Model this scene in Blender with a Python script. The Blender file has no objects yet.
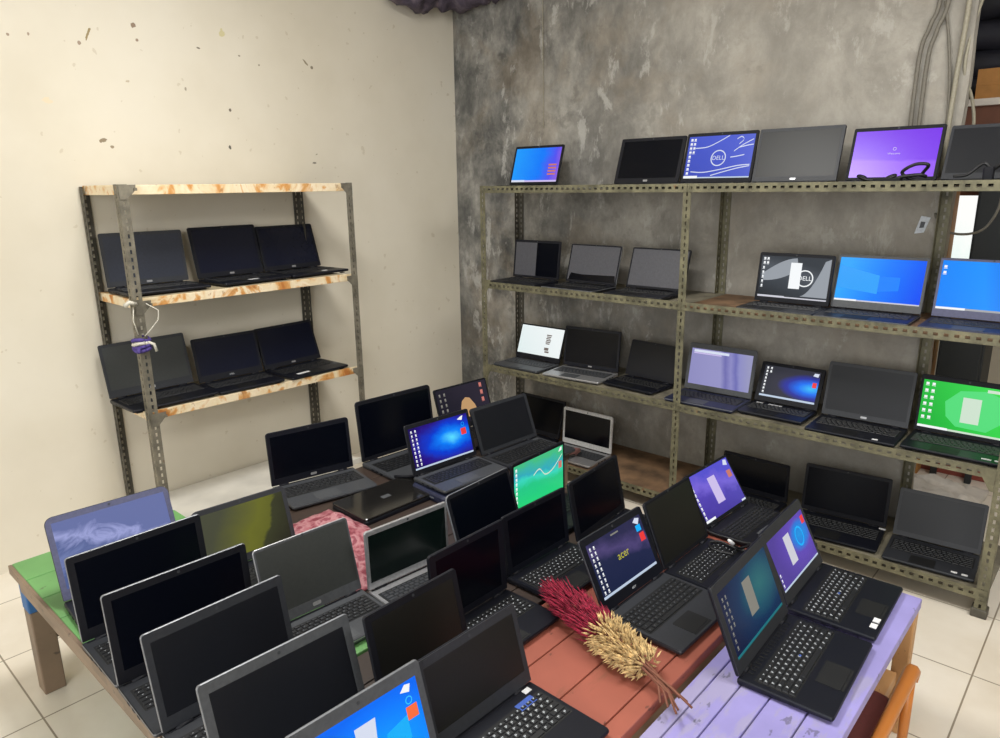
import bpy, math, random
from mathutils import Vector, Matrix, noise
random.seed(7)
sc = bpy.context.scene
COL = sc.collection
PI = math.pi

# ------------------------------------------------------------------ colours and materials
def lin(c):
    return tuple(((v/255)/12.92 if v/255 <= .04045 else ((v/255+.055)/1.055)**2.4) for v in c)

def newmat(name):
    m = bpy.data.materials.new(name); m.use_nodes = True
    nt = m.node_tree
    return m, nt, nt.nodes['Principled BSDF']

def N(nt, typ, **k):
    n = nt.nodes.new(typ)
    for a, v in k.items(): setattr(n, a, v)
    return n

def ramp(nt, stops, fac=None, interp='LINEAR'):
    r = N(nt, 'ShaderNodeValToRGB'); cr = r.color_ramp; cr.interpolation = interp
    while len(cr.elements) < len(stops): cr.elements.new(.5)
    for e, (p, c) in zip(cr.elements, stops):
        e.position = p; e.color = (*lin(c), 1)
    if fac is not None: nt.links.new(fac, r.inputs[0])
    return r.outputs[0]

def tex(nt, scale, detail=4, rough=.55, coord='Object', stretch=None, dist=0):
    tc = N(nt, 'ShaderNodeTexCoord'); out = tc.outputs[coord]
    if stretch:
        mp = N(nt, 'ShaderNodeMapping'); mp.inputs['Scale'].default_value = stretch
        nt.links.new(out, mp.inputs[0]); out = mp.outputs[0]
    n = N(nt, 'ShaderNodeTexNoise')
    n.inputs['Scale'].default_value = scale; n.inputs['Detail'].default_value = detail
    n.inputs['Roughness'].default_value = rough; n.inputs['Distortion'].default_value = dist
    nt.links.new(out, n.inputs['Vector'])
    return n.outputs['Fac']

def mixc(nt, fac, a, b, mode='MIX'):
    m = N(nt, 'ShaderNodeMix', data_type='RGBA', blend_type=mode)
    if isinstance(fac, (int, float)): m.inputs[0].default_value = fac
    else: nt.links.new(fac, m.inputs[0])
    for i, v in ((6, a), (7, b)):
        if isinstance(v, tuple): m.inputs[i].default_value = (*lin(v), 1)
        else: nt.links.new(v, m.inputs[i])
    return m.outputs[2]

def math_(nt, op, a, b=0.0):
    m = N(nt, 'ShaderNodeMath', operation=op)
    for i, v in enumerate((a, b)):
        if isinstance(v, (int, float)): m.inputs[i].default_value = v
        else: nt.links.new(v, m.inputs[i])
    return m.outputs[0]

def bump(nt, b, h, strength=.3, dist=.01):
    n = N(nt, 'ShaderNodeBump'); n.inputs['Strength'].default_value = strength; n.inputs['Distance'].default_value = dist
    nt.links.new(h, n.inputs['Height']); nt.links.new(n.outputs[0], b.inputs['Normal'])

def plain(name, c, rough=.5, metal=0., spec=.5, var=.06, scale=110, stretch=None):
    """a simple surface with a slight procedural mottling"""
    m, nt, b = newmat(name)
    f = tex(nt, scale, 3, stretch=stretch)
    lo = tuple(max(0, v*(1-var)) for v in c); hi = tuple(min(255, v*(1+var)) for v in c)
    nt.links.new(ramp(nt, [(.3, lo), (.7, hi)], f), b.inputs['Base Color'])
    b.inputs['Roughness'].default_value = rough; b.inputs['Metallic'].default_value = metal
    b.inputs['Specular IOR Level'].default_value = spec
    return m

def emit(name, c, k=1.0):
    m, nt, b = newmat(name)
    b.inputs['Base Color'].default_value = (0, 0, 0, 1); b.inputs['Roughness'].default_value = .3; b.inputs['Specular IOR Level'].default_value = .25
    b.inputs['Emission Color'].default_value = (*lin(c), 1); b.inputs['Emission Strength'].default_value = k
    return m

def emit_grad(name, stops, ang=0, noise_amt=0, nscale=3, centre=None, stretch=(1, 1), dist=0, k=1.0, interp='LINEAR'):
    """a lit display whose picture is a procedural gradient (linear, or radial round a centre), in the panel's own UV"""
    m, nt, b = newmat(name)
    uv = N(nt, 'ShaderNodeTexCoord').outputs['UV']
    sep = N(nt, 'ShaderNodeSeparateXYZ'); nt.links.new(uv, sep.inputs[0])
    if centre:
        dx = math_(nt, 'MULTIPLY', math_(nt, 'SUBTRACT', sep.outputs[0], centre[0]), stretch[0])
        dy = math_(nt, 'MULTIPLY', math_(nt, 'SUBTRACT', sep.outputs[1], centre[1]), stretch[1])
        f = math_(nt, 'SQRT', math_(nt, 'ADD', math_(nt, 'MULTIPLY', dx, dx), math_(nt, 'MULTIPLY', dy, dy)))
    else:
        ca, sa = math.cos(ang), math.sin(ang)
        f = math_(nt, 'ADD', math_(nt, 'MULTIPLY', sep.outputs[0], ca), math_(nt, 'MULTIPLY', sep.outputs[1], sa))
    if noise_amt:
        n = tex(nt, nscale, 4, .6, 'UV', dist=dist)
        f = math_(nt, 'ADD', f, math_(nt, 'MULTIPLY', math_(nt, 'SUBTRACT', n, .5), noise_amt))
    c = ramp(nt, stops, f, interp)
    b.inputs['Base Color'].default_value = (0, 0, 0, 1); b.inputs['Roughness'].default_value = .25; b.inputs['Specular IOR Level'].default_value = .25
    nt.links.new(c, b.inputs['Emission Color']); b.inputs['Emission Strength'].default_value = k
    return m

M = {}
def mk(key, *a, **k):
    M[key] = plain(key, *a, **k)
mk('black plastic', (15, 17, 26), .42, spec=.35)
mk('soft black', (12, 13, 21), .6, spec=.3)
mk('charcoal', (40, 42, 47), .5)
mk('dark grey shell', (62, 64, 68), .45)
mk('silver', (170, 170, 172), .35, .6)
mk('white shell', (205, 205, 205), .4)
mk('pale rim', (116, 118, 122), .4, .3)
mk('navy plastic', (38, 42, 66), .5)
mk('grey bezel', (72, 74, 77), .5)
mk('blue bezel', (82, 84, 112), .5)
mk('key', (22, 23, 26), .5)
mk('key grey', (52, 54, 58), .5)
mk('legend', (200, 205, 210), .6)
mk('legend dim', (105, 110, 116), .6)
mk('key well', (10, 11, 13), .6)
mk('sticker white', (225, 225, 225), .6)
mk('sticker blue', (60, 90, 170), .5)
mk('glass off', (5, 7, 15), .22, spec=.22)
mk('glass matte', (16, 18, 24), .42, spec=.4)
mk('glass haze', (44, 47, 45), .5, spec=.7)
mk('glass brown', (21, 21, 19), .4, spec=.4)
mk('glass green', (10, 20, 18), .2, spec=.5)
mk('glass slate', (42, 46, 58), .4, spec=.4)
mk('glass navy', (17, 20, 36), .25, spec=.3)
mk('lid gloss', (26, 25, 24), .12, spec=.6)
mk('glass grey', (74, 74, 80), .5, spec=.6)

for nm, c in dict(white=(245, 248, 250), orange=(250, 110, 60), red=(235, 60, 60), cyan=(60, 200, 245), pale=(205, 205, 215), dim=(130, 128, 120),
                  lilac=(205, 190, 235), bar=(190, 205, 225), text=(190, 185, 60), ink=(120, 110, 105), navy=(30, 40, 110), tan=(190, 150, 105),
                  lightgreen=(80, 220, 120), mint=(205, 225, 205), grey=(165, 168, 172), softwhite=(215, 222, 240), teal=(30, 110, 120), blush=(200, 120, 110),
                  sky=(20, 175, 250), violet=(150, 105, 235), swoosh=(70, 74, 80), sky2=(40, 160, 250), sky3=(10, 130, 255), fog=(150, 156, 164)).items():
    M['lit '+nm] = emit('lit '+nm, c, 1.0)
M['scr azure'] = emit_grad('screen azure', [(0, (40, 165, 255)), (.45, (10, 125, 255)), (1, (0, 70, 245))], ang=-.15)
M['scr azure deep'] = emit_grad('screen azure deep', [(0, (0, 130, 250)), (.5, (0, 145, 255)), (1, (0, 85, 235))], ang=.1)
M['scr small blue'] = emit_grad('screen small blue', [(0, (20, 150, 250)), (.55, (0, 120, 250)), (.8, (80, 80, 240)), (1, (150, 100, 220))], ang=-.1, noise_amt=.3)
M['scr nebula'] = emit_grad('screen nebula', [(0, (90, 220, 255)), (.25, (10, 130, 250)), (.5, (10, 60, 210)), (.8, (40, 20, 130)), (1, (30, 12, 90))], centre=(.68, .52), stretch=(1.25, 1.5), noise_amt=.35, nscale=4)
M['scr bright blue'] = emit_grad('screen bright blue', [(0, (20, 220, 240)), (.3, (0, 150, 255)), (.75, (0, 122, 255)), (1, (0, 105, 245))], centre=(.62, .3), stretch=(1.4, 1.4), noise_amt=.12)
M['scr green'] = emit_grad('screen green', [(0, (40, 215, 120)), (.45, (40, 200, 135)), (.62, (60, 215, 190)), (.72, (50, 170, 190)), (1, (70, 190, 130))], ang=1.45, noise_amt=.4, nscale=3, dist=.5)
M['scr vivid green'] = emit_grad('screen vivid green', [(0, (20, 170, 50)), (.5, (30, 195, 60)), (1, (45, 215, 70))], ang=.3)
M['scr indigo'] = emit_grad('screen indigo', [(0, (62, 78, 185)), (1, (75, 92, 205))], ang=.8, noise_amt=.2)
M['scr smoke'] = emit_grad('screen smoke', [(0, (26, 30, 36)), (.5, (58, 64, 72)), (.75, (78, 84, 92)), (1, (50, 55, 62))], ang=1.2, noise_amt=.2)
M['scr lavender'] = emit_grad('screen lavender', [(0, (140, 138, 190)), (.55, (150, 148, 198)), (.63, (112, 110, 175)), (.72, (140, 138, 195)), (.8, (108, 108, 178)), (.86, (140, 140, 195)), (1, (150, 150, 190))], ang=.08, noise_amt=.06)
M['scr beam'] = emit_grad('screen beam', [(0, (60, 190, 250)), (.25, (20, 110, 240)), (.45, (40, 50, 160)), (.65, (52, 52, 66)), (1, (46, 48, 58))], centre=(.88, .45), stretch=(1.1, 1.5), noise_amt=.12)
M['scr purple'] = emit_grad('screen purple', [(0, (150, 90, 245)), (.36, (150, 88, 245)), (.42, (128, 62, 240)), (1, (124, 56, 235))], ang=1.5, noise_amt=.1, nscale=2)  # lighter lower band is a reflection painted into the gradient
M['scr dark navy'] = emit_grad('screen dark navy', [(0, (28, 36, 66)), (.6, (36, 42, 74)), (.8, (78, 68, 116)), (1, (44, 44, 78))], ang=1.25, noise_amt=.45, nscale=3)
M['scr violet'] = emit_grad('screen violet', [(0, (66, 50, 150)), (.5, (84, 66, 178)), (.75, (120, 100, 215)), (1, (86, 80, 205))], ang=1.3, noise_amt=.5, nscale=4)
M['scr teal'] = emit_grad('screen teal', [(0, (40, 105, 110)), (.35, (24, 80, 100)), (.6, (18, 48, 84)), (1, (20, 30, 62))], centre=(.72, .6), stretch=(1.4, 1.2), noise_amt=.2)
M['scr plum'] = emit_grad('screen plum', [(0, (20, 150, 225)), (.28, (40, 120, 215)), (.42, (96, 72, 180)), (1, (80, 62, 150))], centre=(.76, .62), stretch=(1.5, 1.3), noise_amt=.15)
M['scr dim dark'] = emit_grad('screen dim dark', [(0, (26, 26, 36)), (1, (44, 40, 52))], ang=.5, noise_amt=.5)
M['scr page'] = emit_grad('screen page', [(0, (225, 238, 238)), (1, (240, 246, 246))], ang=.4)
M['scr wash'] = emit_grad('screen wash', [(.15, (82, 96, 142)), (.35, (112, 124, 172)), (.5, (92, 104, 152)), (.68, (156, 162, 212)), (.85, (104, 114, 164))], ang=1.1, noise_amt=1.1, nscale=2.2, dist=1.6)
M['scr painted reflection'] = emit_grad('screen painted reflection', [(0, (72, 74, 58)), (.45, (104, 106, 42)), (.62, (96, 98, 40)), (.66, (58, 60, 40)), (1, (40, 38, 32))], ang=-.25, noise_amt=.35, nscale=2)  # reflection on a switched-off screen, painted as glowing colour

# ------------------------------------------------------------------ mesh builder
class MB:
    def __init__(s): s.v = []; s.f = []; s.m = []; s.uv = {}
    def add(s, vs, fs, mi=0, uv=None):
        o = len(s.v); s.v += [tuple(p) for p in vs]
        for f in fs:
            if uv: s.uv[len(s.f)] = [uv[i] for i in f]
            s.f.append([i+o for i in f]); s.m.append(mi)
    def box(s, x0, x1, y0, y1, z0, z1, mi=0, fn=None, bottom=True):
        P = [(x0, y0, z0), (x1, y0, z0), (x1, y1, z0), (x0, y1, z0), (x0, y0, z1), (x1, y0, z1), (x1, y1, z1), (x0, y1, z1)]
        if fn: P = [fn(*p) for p in P]
        F = [(4, 5, 6, 7), (0, 1, 5, 4), (1, 2, 6, 5), (2, 3, 7, 6), (3, 0, 4, 7)]
        if bottom: F.append((3, 2, 1, 0))
        s.add(P, F, mi)
    def prism(s, ol, n0, n1, fn, mi=0, bev=0, cap_mi=None):
        """extruded outline; fn(u,v,n) -> xyz; a small chamfer of size bev round the top"""
        k = len(ol); cu = sum(p[0] for p in ol)/k; cv = sum(p[1] for p in ol)/k
        def ins(b):
            out = []
            for i in range(k):
                x, y = ol[i]; dx, dy = x-cu, y-cv
                L = math.hypot(dx, dy); out.append((x-b*(1 if dx > 0 else -1), y-b*(1 if dy > 0 else -1)))
            return out
        rings = [(ol, n0), (ol, n1)] if not bev else [(ins(bev), n0), (ol, n0+(n1-n0)*.3), (ol, n1-(n1-n0)*.25), (ins(bev), n1)]
        o = len(s.v)
        for r, n in rings: s.v += [tuple(fn(u, v, n)) for u, v in r]
        for a in range(len(rings)-1):
            for i in range(k):
                j = (i+1) % k
                s.f.append([o+a*k+i, o+a*k+j, o+(a+1)*k+j, o+(a+1)*k+i]); s.m.append(mi)
        s.f.append([o+(len(rings)-1)*k+i for i in range(k)]); s.m.append(mi if cap_mi is None else cap_mi)
        s.f.append([o+i for i in reversed(range(k))]); s.m.append(mi)
    def tube(s, pts, r, n=8, mi=0, cap=True):
        pts = [Vector(p) for p in pts]; o = len(s.v); k = len(pts)
        rr = r if isinstance(r, (list, tuple)) else [r]*k
        prev = None
        for i, p in enumerate(pts):
            t = (pts[min(i+1, k-1)]-pts[max(i-1, 0)]).normalized()
            if prev is None:
                a = Vector((0, 0, 1)) if abs(t.z) < .9 else Vector((1, 0, 0)); u = t.cross(a).normalized()
            else:
                u = (prev-t*prev.dot(t)).normalized()
            prev = u; w = t.cross(u)
            for j in range(n):
                q = p+(u*math.cos(2*PI*j/n)+w*math.sin(2*PI*j/n))*rr[i]; s.v.append(tuple(q))
        for i in range(k-1):
            for j in range(n):
                s.f.append([o+i*n+j, o+i*n+(j+1) % n, o+(i+1)*n+(j+1) % n, o+(i+1)*n+j]); s.m.append(mi)
        if cap:
            s.f.append([o+j for j in reversed(range(n))]); s.m.append(mi)
            s.f.append([o+(k-1)*n+j for j in range(n)]); s.m.append(mi)
    def build(s, name, mats, parent=None, smooth=False, bevel=0, solid=0):
        me = bpy.data.meshes.new(name); me.from_pydata(s.v, [], s.f)
        if not isinstance(mats, (list, tuple)): mats = [mats]
        for m in mats: me.materials.append(m)
        for p, mi in zip(me.polygons, s.m): p.material_index = mi; p.use_smooth = smooth
        if s.uv:
            l = me.uv_layers.new(name='UVMap')
            for fi, uvs in s.uv.items():
                for li, q in zip(me.polygons[fi].loop_indices, uvs): l.data[li].uv = q
        me.update()
        o = bpy.data.objects.new(name, me); COL.objects.link(o)
        if parent: o.parent = parent
        if bevel:
            b = o.modifiers.new('bevel', 'BEVEL'); b.width = bevel; b.segments = 2; b.limit_method = 'ANGLE'
        if solid:
            b = o.modifiers.new('thickness', 'SOLIDIFY'); b.thickness = solid; b.offset = 0
        return o

def tag(o, label, cat, group=None, kind=None):
    o['label'] = label; o['category'] = cat
    if group: o['group'] = group
    if kind: o['kind'] = kind
    return o
def empty(name, loc=(0, 0, 0), rz=0):
    o = bpy.data.objects.new(name, None); COL.objects.link(o); o.location = loc; o.rotation_euler = (0, 0, rz)
    o.empty_display_size = .05
    return o
def structure(o):
    o['kind'] = 'structure'; return o

def rr(u0, u1, v0, v1, r, n=4, rb=None):
    """rounded rectangle outline, counter-clockwise; rb = radius of the two corners at v0"""
    rb = r if rb is None else rb
    out = []
    for (cx, cy, a0, q) in ((u1, v0, -90, rb), (u1, v1, 0, r), (u0, v1, 90, r), (u0, v0, 180, rb)):
        sx = -1 if cx == u1 else 1; sy = -1 if cy == v1 else 1
        if q <= 0: out.append((cx, cy)); continue
        for i in range(n+1):
            a = math.radians(a0+90*i/n); out.append((cx+sx*q+q*math.cos(a), cy+sy*q+q*math.sin(a)))
    return out

_txt = {}
def text_mesh(st):
    """vertices/faces of a word, one unit high"""
    if st in _txt: return _txt[st]
    cu = bpy.data.curves.new('word', 'FONT'); cu.body = st; cu.align_x = 'CENTER'; cu.align_y = 'CENTER'; cu.resolution_u = 3
    ob = bpy.data.objects.new('word', cu); COL.objects.link(ob)
    dg = bpy.context.evaluated_depsgraph_get(); me = bpy.data.meshes.new_from_object(ob.evaluated_get(dg))
    r = ([tuple(v.co) for v in me.vertices], [list(p.vertices) for p in me.polygons])
    bpy.data.objects.remove(ob); bpy.data.curves.remove(cu); bpy.data.meshes.remove(me)
    _txt[st] = r
    return r

# ------------------------------------------------------------------ displays
class Scr:
    """one display panel: a background face plus what is shown on it, all in one mesh lying on the lid"""
    def __init__(s, S, u0, u1, v0, v1):
        s.S, s.u0, s.u1, s.v0, s.v1 = S, u0, u1, v0, v1; s.mb = MB(); s.mats = []; s.lift = .0016
    def mi(s, key):
        if key not in s.mats: s.mats.append(key)
        return s.mats.index(key)
    def P(s, x, y, n): return s.S(s.u0+(s.u1-s.u0)*x, s.v0+(s.v1-s.v0)*y, n)
    def bg(s, key):
        q = [(0, 0), (1, 0), (1, 1), (0, 1)]
        s.mb.add([s.P(x, y, s.lift) for x, y in q], [(0, 1, 2, 3)], s.mi(key), uv=q)
        # thin edge so that the panel has a depth of its own
        s.mb.add([s.P(x, y, n) for n in (.0004, s.lift) for x, y in q], [(i, (i+1) % 4, 4+(i+1) % 4, 4+i) for i in range(4)], s.mi(key))
    def poly(s, pts, key, lvl=1):
        n = s.lift+.0003*lvl
        s.mb.add([s.P(x, y, n) for x, y in pts], [list(range(len(pts)))], s.mi(key), uv=list(pts))
    def rect(s, x0, x1, y0, y1, key, lvl=1): s.poly([(x0, y0), (x1, y0), (x1, y1), (x0, y1)], key, lvl)
    def icons(s, x0, y1, cols, rows, dx, dy, w=.022, h=.04, key='lit white'):
        for c in range(cols):
            for r in range(rows):
                x = x0+c*dx; y = y1-r*dy
                s.rect(x, x+w, y-h, y, key, 2)
                s.rect(x-.004, x+w+.004, y-h-.02, y-h-.01, key, 2)
    def bar(s, key='lit bar', h=.045): s.rect(0, 1, 0, h, key, 1)
    def text(s, st, x, y, h, key, lvl=2, asp=None):
        vs, fs = text_mesh(st); W = s.u1-s.u0; H = s.v1-s.v0; k = h*H/.72
        s.mb.add([s.P(x+p[0]*k/W, y+p[1]*k/H, s.lift+.0003*lvl) for p in vs], fs, s.mi(key))
    def ring(s, x, y, r, th, key, lvl=2, n=28):
        W = s.u1-s.u0; H = s.v1-s.v0
        a = [(x+r*math.cos(2*PI*i/n)*H/W, y+r*math.sin(2*PI*i/n)) for i in range(n)]
        b = [(x+(r-th)*math.cos(2*PI*i/n)*H/W, y+(r-th)*math.sin(2*PI*i/n)) for i in range(n)]
        s.mb.add([s.P(p[0], p[1], s.lift+.0003*lvl) for p in a+b], [(i, (i+1) % n, n+(i+1) % n, n+i) for i in range(n)], s.mi(key))
    def arc(s, pts, th, key, lvl=1):
        """a smooth curved stroke through pts"""
        L = []
        for i in range(len(pts)-1):
            for k in range(6):
                t = k/6; p0 = pts[max(i-1, 0)]; p1 = pts[i]; p2 = pts[i+1]; p3 = pts[min(i+2, len(pts)-1)]
                L.append(tuple(.5*((2*p1[j])+(-p0[j]+p2[j])*t+(2*p0[j]-5*p1[j]+4*p2[j]-p3[j])*t*t+(-p0[j]+3*p1[j]-3*p2[j]+p3[j])*t**3) for j in (0, 1)))
        L.append(pts[-1])
        for a, b in zip(L, L[1:]):
            s.poly([(a[0], a[1]-th/2), (b[0], b[1]-th/2), (b[0], b[1]+th/2), (a[0], a[1]+th/2)], key, lvl)

def disp_off(key): return lambda s: s.bg(key)
def d_azure(s):
    s.bg('scr azure'); s.poly([(0, .3), (.5, .2), (.5, .62), (0, .82)], 'lit sky2', 1); s.bar('lit pale', .03); s.rect(0, .27, 0, .04, 'lit white', 2)
    s.poly([(.5, .25), (.74, .3), (.74, .6), (.5, .6)], 'lit sky3', 1)
def d_azure2(s):
    s.bg('scr azure deep'); s.rect(0, .3, 0, .045, 'lit white', 2); s.bar('lit grey', .04); s.icons(.02, .9, 1, 2, .05, .12, .03, .05)
def d_small(s):
    s.bg('scr small blue'); s.rect(0, .3, 0, .06, 'lit softwhite', 2); s.bar('lit lilac', .05)
    for i in range(4): s.rect(.78, .95, .2+.09*i, .25+.09*i, 'lit blush', 2)
def d_nebula(s):
    s.bg('scr nebula'); s.bar('lit bar', .04); s.icons(.03, .94, 2, 9, .065, .1)
    s.poly([(.82, .9), (.9, .86), (.93, .97), (.88, .95)], 'lit white', 2); s.ring(.9, .76, .05, .012, 'lit sky'); s.rect(.85, .94, .5, .66, 'lit red', 2)
def d_bright(s):
    s.bg('scr bright blue'); s.poly([(.42, .42), (.57, .45), (.6, .82), (.42, .82)][::1], 'lit softwhite', 2)
    s.poly([(.66, .3), (.86, .34), (.86, .62), (.66, .55)], 'lit sky', 1); s.poly([(.66, .02), (.86, .0), (.86, .3), (.66, .26)], 'lit cyan', 1)
    s.poly([(.84, .9), (.92, .86), (.94, .95), (.89, .97)], 'lit white', 2); s.ring(.9, .77, .05, .012, 'lit cyan'); s.rect(.86, .96, .54, .7, 'lit orange', 2)
    s.bar('lit bar', .05)
def d_green(s):
    s.bg('scr green'); s.icons(.03, .93, 1, 9, .06, .1, .03, .05); s.arc([(.38, .62), (.5, .7), (.62, .52), (.78, .56), (.98, .8)], .03, 'lit mint', 1)
    s.poly([(.9, .88), (.97, .9), (.97, .98), (.93, .96)], 'lit white', 2); s.rect(.9, .97, .5, .66, 'lit blush', 2)
def d_vivid(s):
    s.bg('scr vivid green'); s.poly([(.3, .3), (.42, .12), (.75, .1), (.95, .4), (.9, .8), (.7, .92), (.42, .86), (.27, .6)], 'lit lightgreen', 1)
    s.rect(.46, .66, .22, .74, 'lit mint', 2); s.icons(.03, .95, 2, 6, .07, .14, .035, .05); s.rect(0, .34, 0, .05, 'lit white', 3); s.bar('lit mint', .04)
    s.rect(.7, .98, .9, .96, 'lit mint', 2)
def d_dellblue(s):
    s.bg('scr indigo'); s.icons(.03, .95, 1, 9, .05, .1, .035, .045); s.icons(.085, .95, 1, 4, .05, .1, .03, .045)
    s.ring(.5, .47, .19, .025, 'lit softwhite'); s.text('DELL', .5, .47, .1, 'lit softwhite')
    for p in ([(.12, .72), (.3, .74), (.45, .84), (.62, .99)], [(.1, .16), (.3, .14), (.55, .2), (.8, .28), (.98, .3)], [(.42, .06), (.6, .14), (.8, .22), (.98, .27)],
              [(.72, .62), (.84, .76), (.98, .88)], [(.74, .9), (.8, .95), (.84, .88), (.78, .78)], [(.68, .48), (.78, .5), (.88, .53)], [(.78, .7), (.9, .74), (.99, .76)]):
        s.arc(p, .022, 'lit softwhite', 1)
    s.rect(0, .22, 0, .06, 'lit white', 3); s.bar('lit bar', .03)
def d_delldark(s):
    s.bg('scr smoke')
    a = [(.02+.5*t, .55+.42*math.sin(t*1.5)) for t in [i/8 for i in range(9)]]; b = [(.06+.5*t, .40+.30*t*t) for t in [1-i/8 for i in range(9)]]
    s.poly(a+b, 'lit fog', 1)
    s.poly([(.62+.3*t, .07+.1*t+.75*t*t) for t in [i/8 for i in range(9)]]+[(1, .98), (1, .07)], 'lit fog', 1)
    s.icons(.03, .96, 2, 2, .05, .1, .03, .05); s.icons(.03, .74, 1, 5, .05, .11, .025, .05)
    s.ring(.66, .5, .2, .028, 'lit white'); s.text('DELL', .66, .5, .105, 'lit white'); s.rect(.44, .6, .24, .86, 'lit white', 3); s.bar('lit pale', .03)
    s.rect(.0, .4, .0, .045, 'lit pale', 2)
def d_page(s):
    s.bg('scr page')
    for i, y in enumerate((.72, .66, .6, .54, .48, .42)): s.rect(.62+.01*(i % 2), .74-.01*(i % 3), y, y+.04, 'lit ink', 1)
    s.rect(.62, .72, .2, .3, 'lit ink', 1); s.rect(.64, .74, .12, .18, 'lit ink', 1)
def d_lav(s):
    s.bg('scr lavender'); s.rect(.04, .62, .9, .97, 'lit softwhite', 2); s.rect(.04, .5, .86, .89, 'lit lilac', 2)
def d_beam(s):
    s.bg('scr beam'); s.icons(.04, .95, 1, 8, .06, .11, .03, .05); s.icons(.11, .95, 1, 2, .06, .11, .03, .05); s.bar('lit bar', .06)
    s.poly([(.88, .86), (.97, .84), (.98, .95), (.9, .95)], 'lit softwhite', 2); s.rect(.9, .97, .5, .66, 'lit red', 2)
def d_purple(s):
    s.bg('scr purple'); s.text('Welcome', .5, .5, .045, 'lit lilac'); s.ring(.5, .6, .035, .01, 'lit lilac')
def d_acer(s):
    s.bg('scr dark navy'); s.icons(.035, .93, 2, 9, .065, .1); s.bar('lit bar', .045); s.text('acer', .52, .52, .15, 'lit text')
    s.poly([(.84, .92), (.92, .84), (.97, .94), (.9, .98)], 'lit softwhite', 2); s.rect(.86, .95, .72, .84, 'lit sky', 2); s.rect(.88, .97, .52, .68, 'lit red', 2); s.rect(.42, .56, .92, .95, 'lit dim', 2)
def d_violet(s):
    s.bg('scr violet'); s.icons(.02, .94, 1, 9, .05, .1, .03, .05); s.rect(.4, .58, .22, .8, 'lit lilac', 2); s.rect(.86, .96, .58, .74, 'lit blush', 2)
    s.rect(0, .22, 0, .05, 'lit white', 2); s.poly([(.86, .88), (.95, .84), (.97, .96), (.9, .98)], 'lit softwhite', 2); s.rect(.9, 1, 0, .04, 'lit softwhite', 2)
def d_teal(s):
    s.bg('scr teal'); s.icons(.04, .9, 1, 8, .06, .105, .022, .04, 'lit dim'); s.icons(.1, .9, 1, 5, .06, .105, .02, .04, 'lit dim')
    s.rect(.42, .58, .3, .84, 'lit dim', 2); s.bar('lit teal', .04)
def d_plum(s):
    s.bg('scr plum'); s.rect(.36, .52, .26, .84, 'lit pale', 2); s.ring(.74, .6, .2, .04, 'lit sky'); s.rect(.9, .98, .74, .9, 'lit red', 2); s.bar('lit bar', .035)
    s.icons(.02, .34, 1, 3, .06, .1, .02, .04)
def d_star(s):
    s.bg('scr dim dark'); s.icons(.05, .9, 2, 6, .09, .14, .03, .06, 'lit dim'); s.poly([(.40, .2), (.56, .12), (.74, .2), (.70, .42), (.62, .62), (.54, .66), (.46, .58), (.42, .42)], 'lit tan', 1)
    s.icons(.86, .95, 1, 3, .06, .2, .05, .1, 'lit blush')
def d_wash(s): s.bg('scr wash')
def d_reflection(s): s.bg('scr painted reflection')

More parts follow.
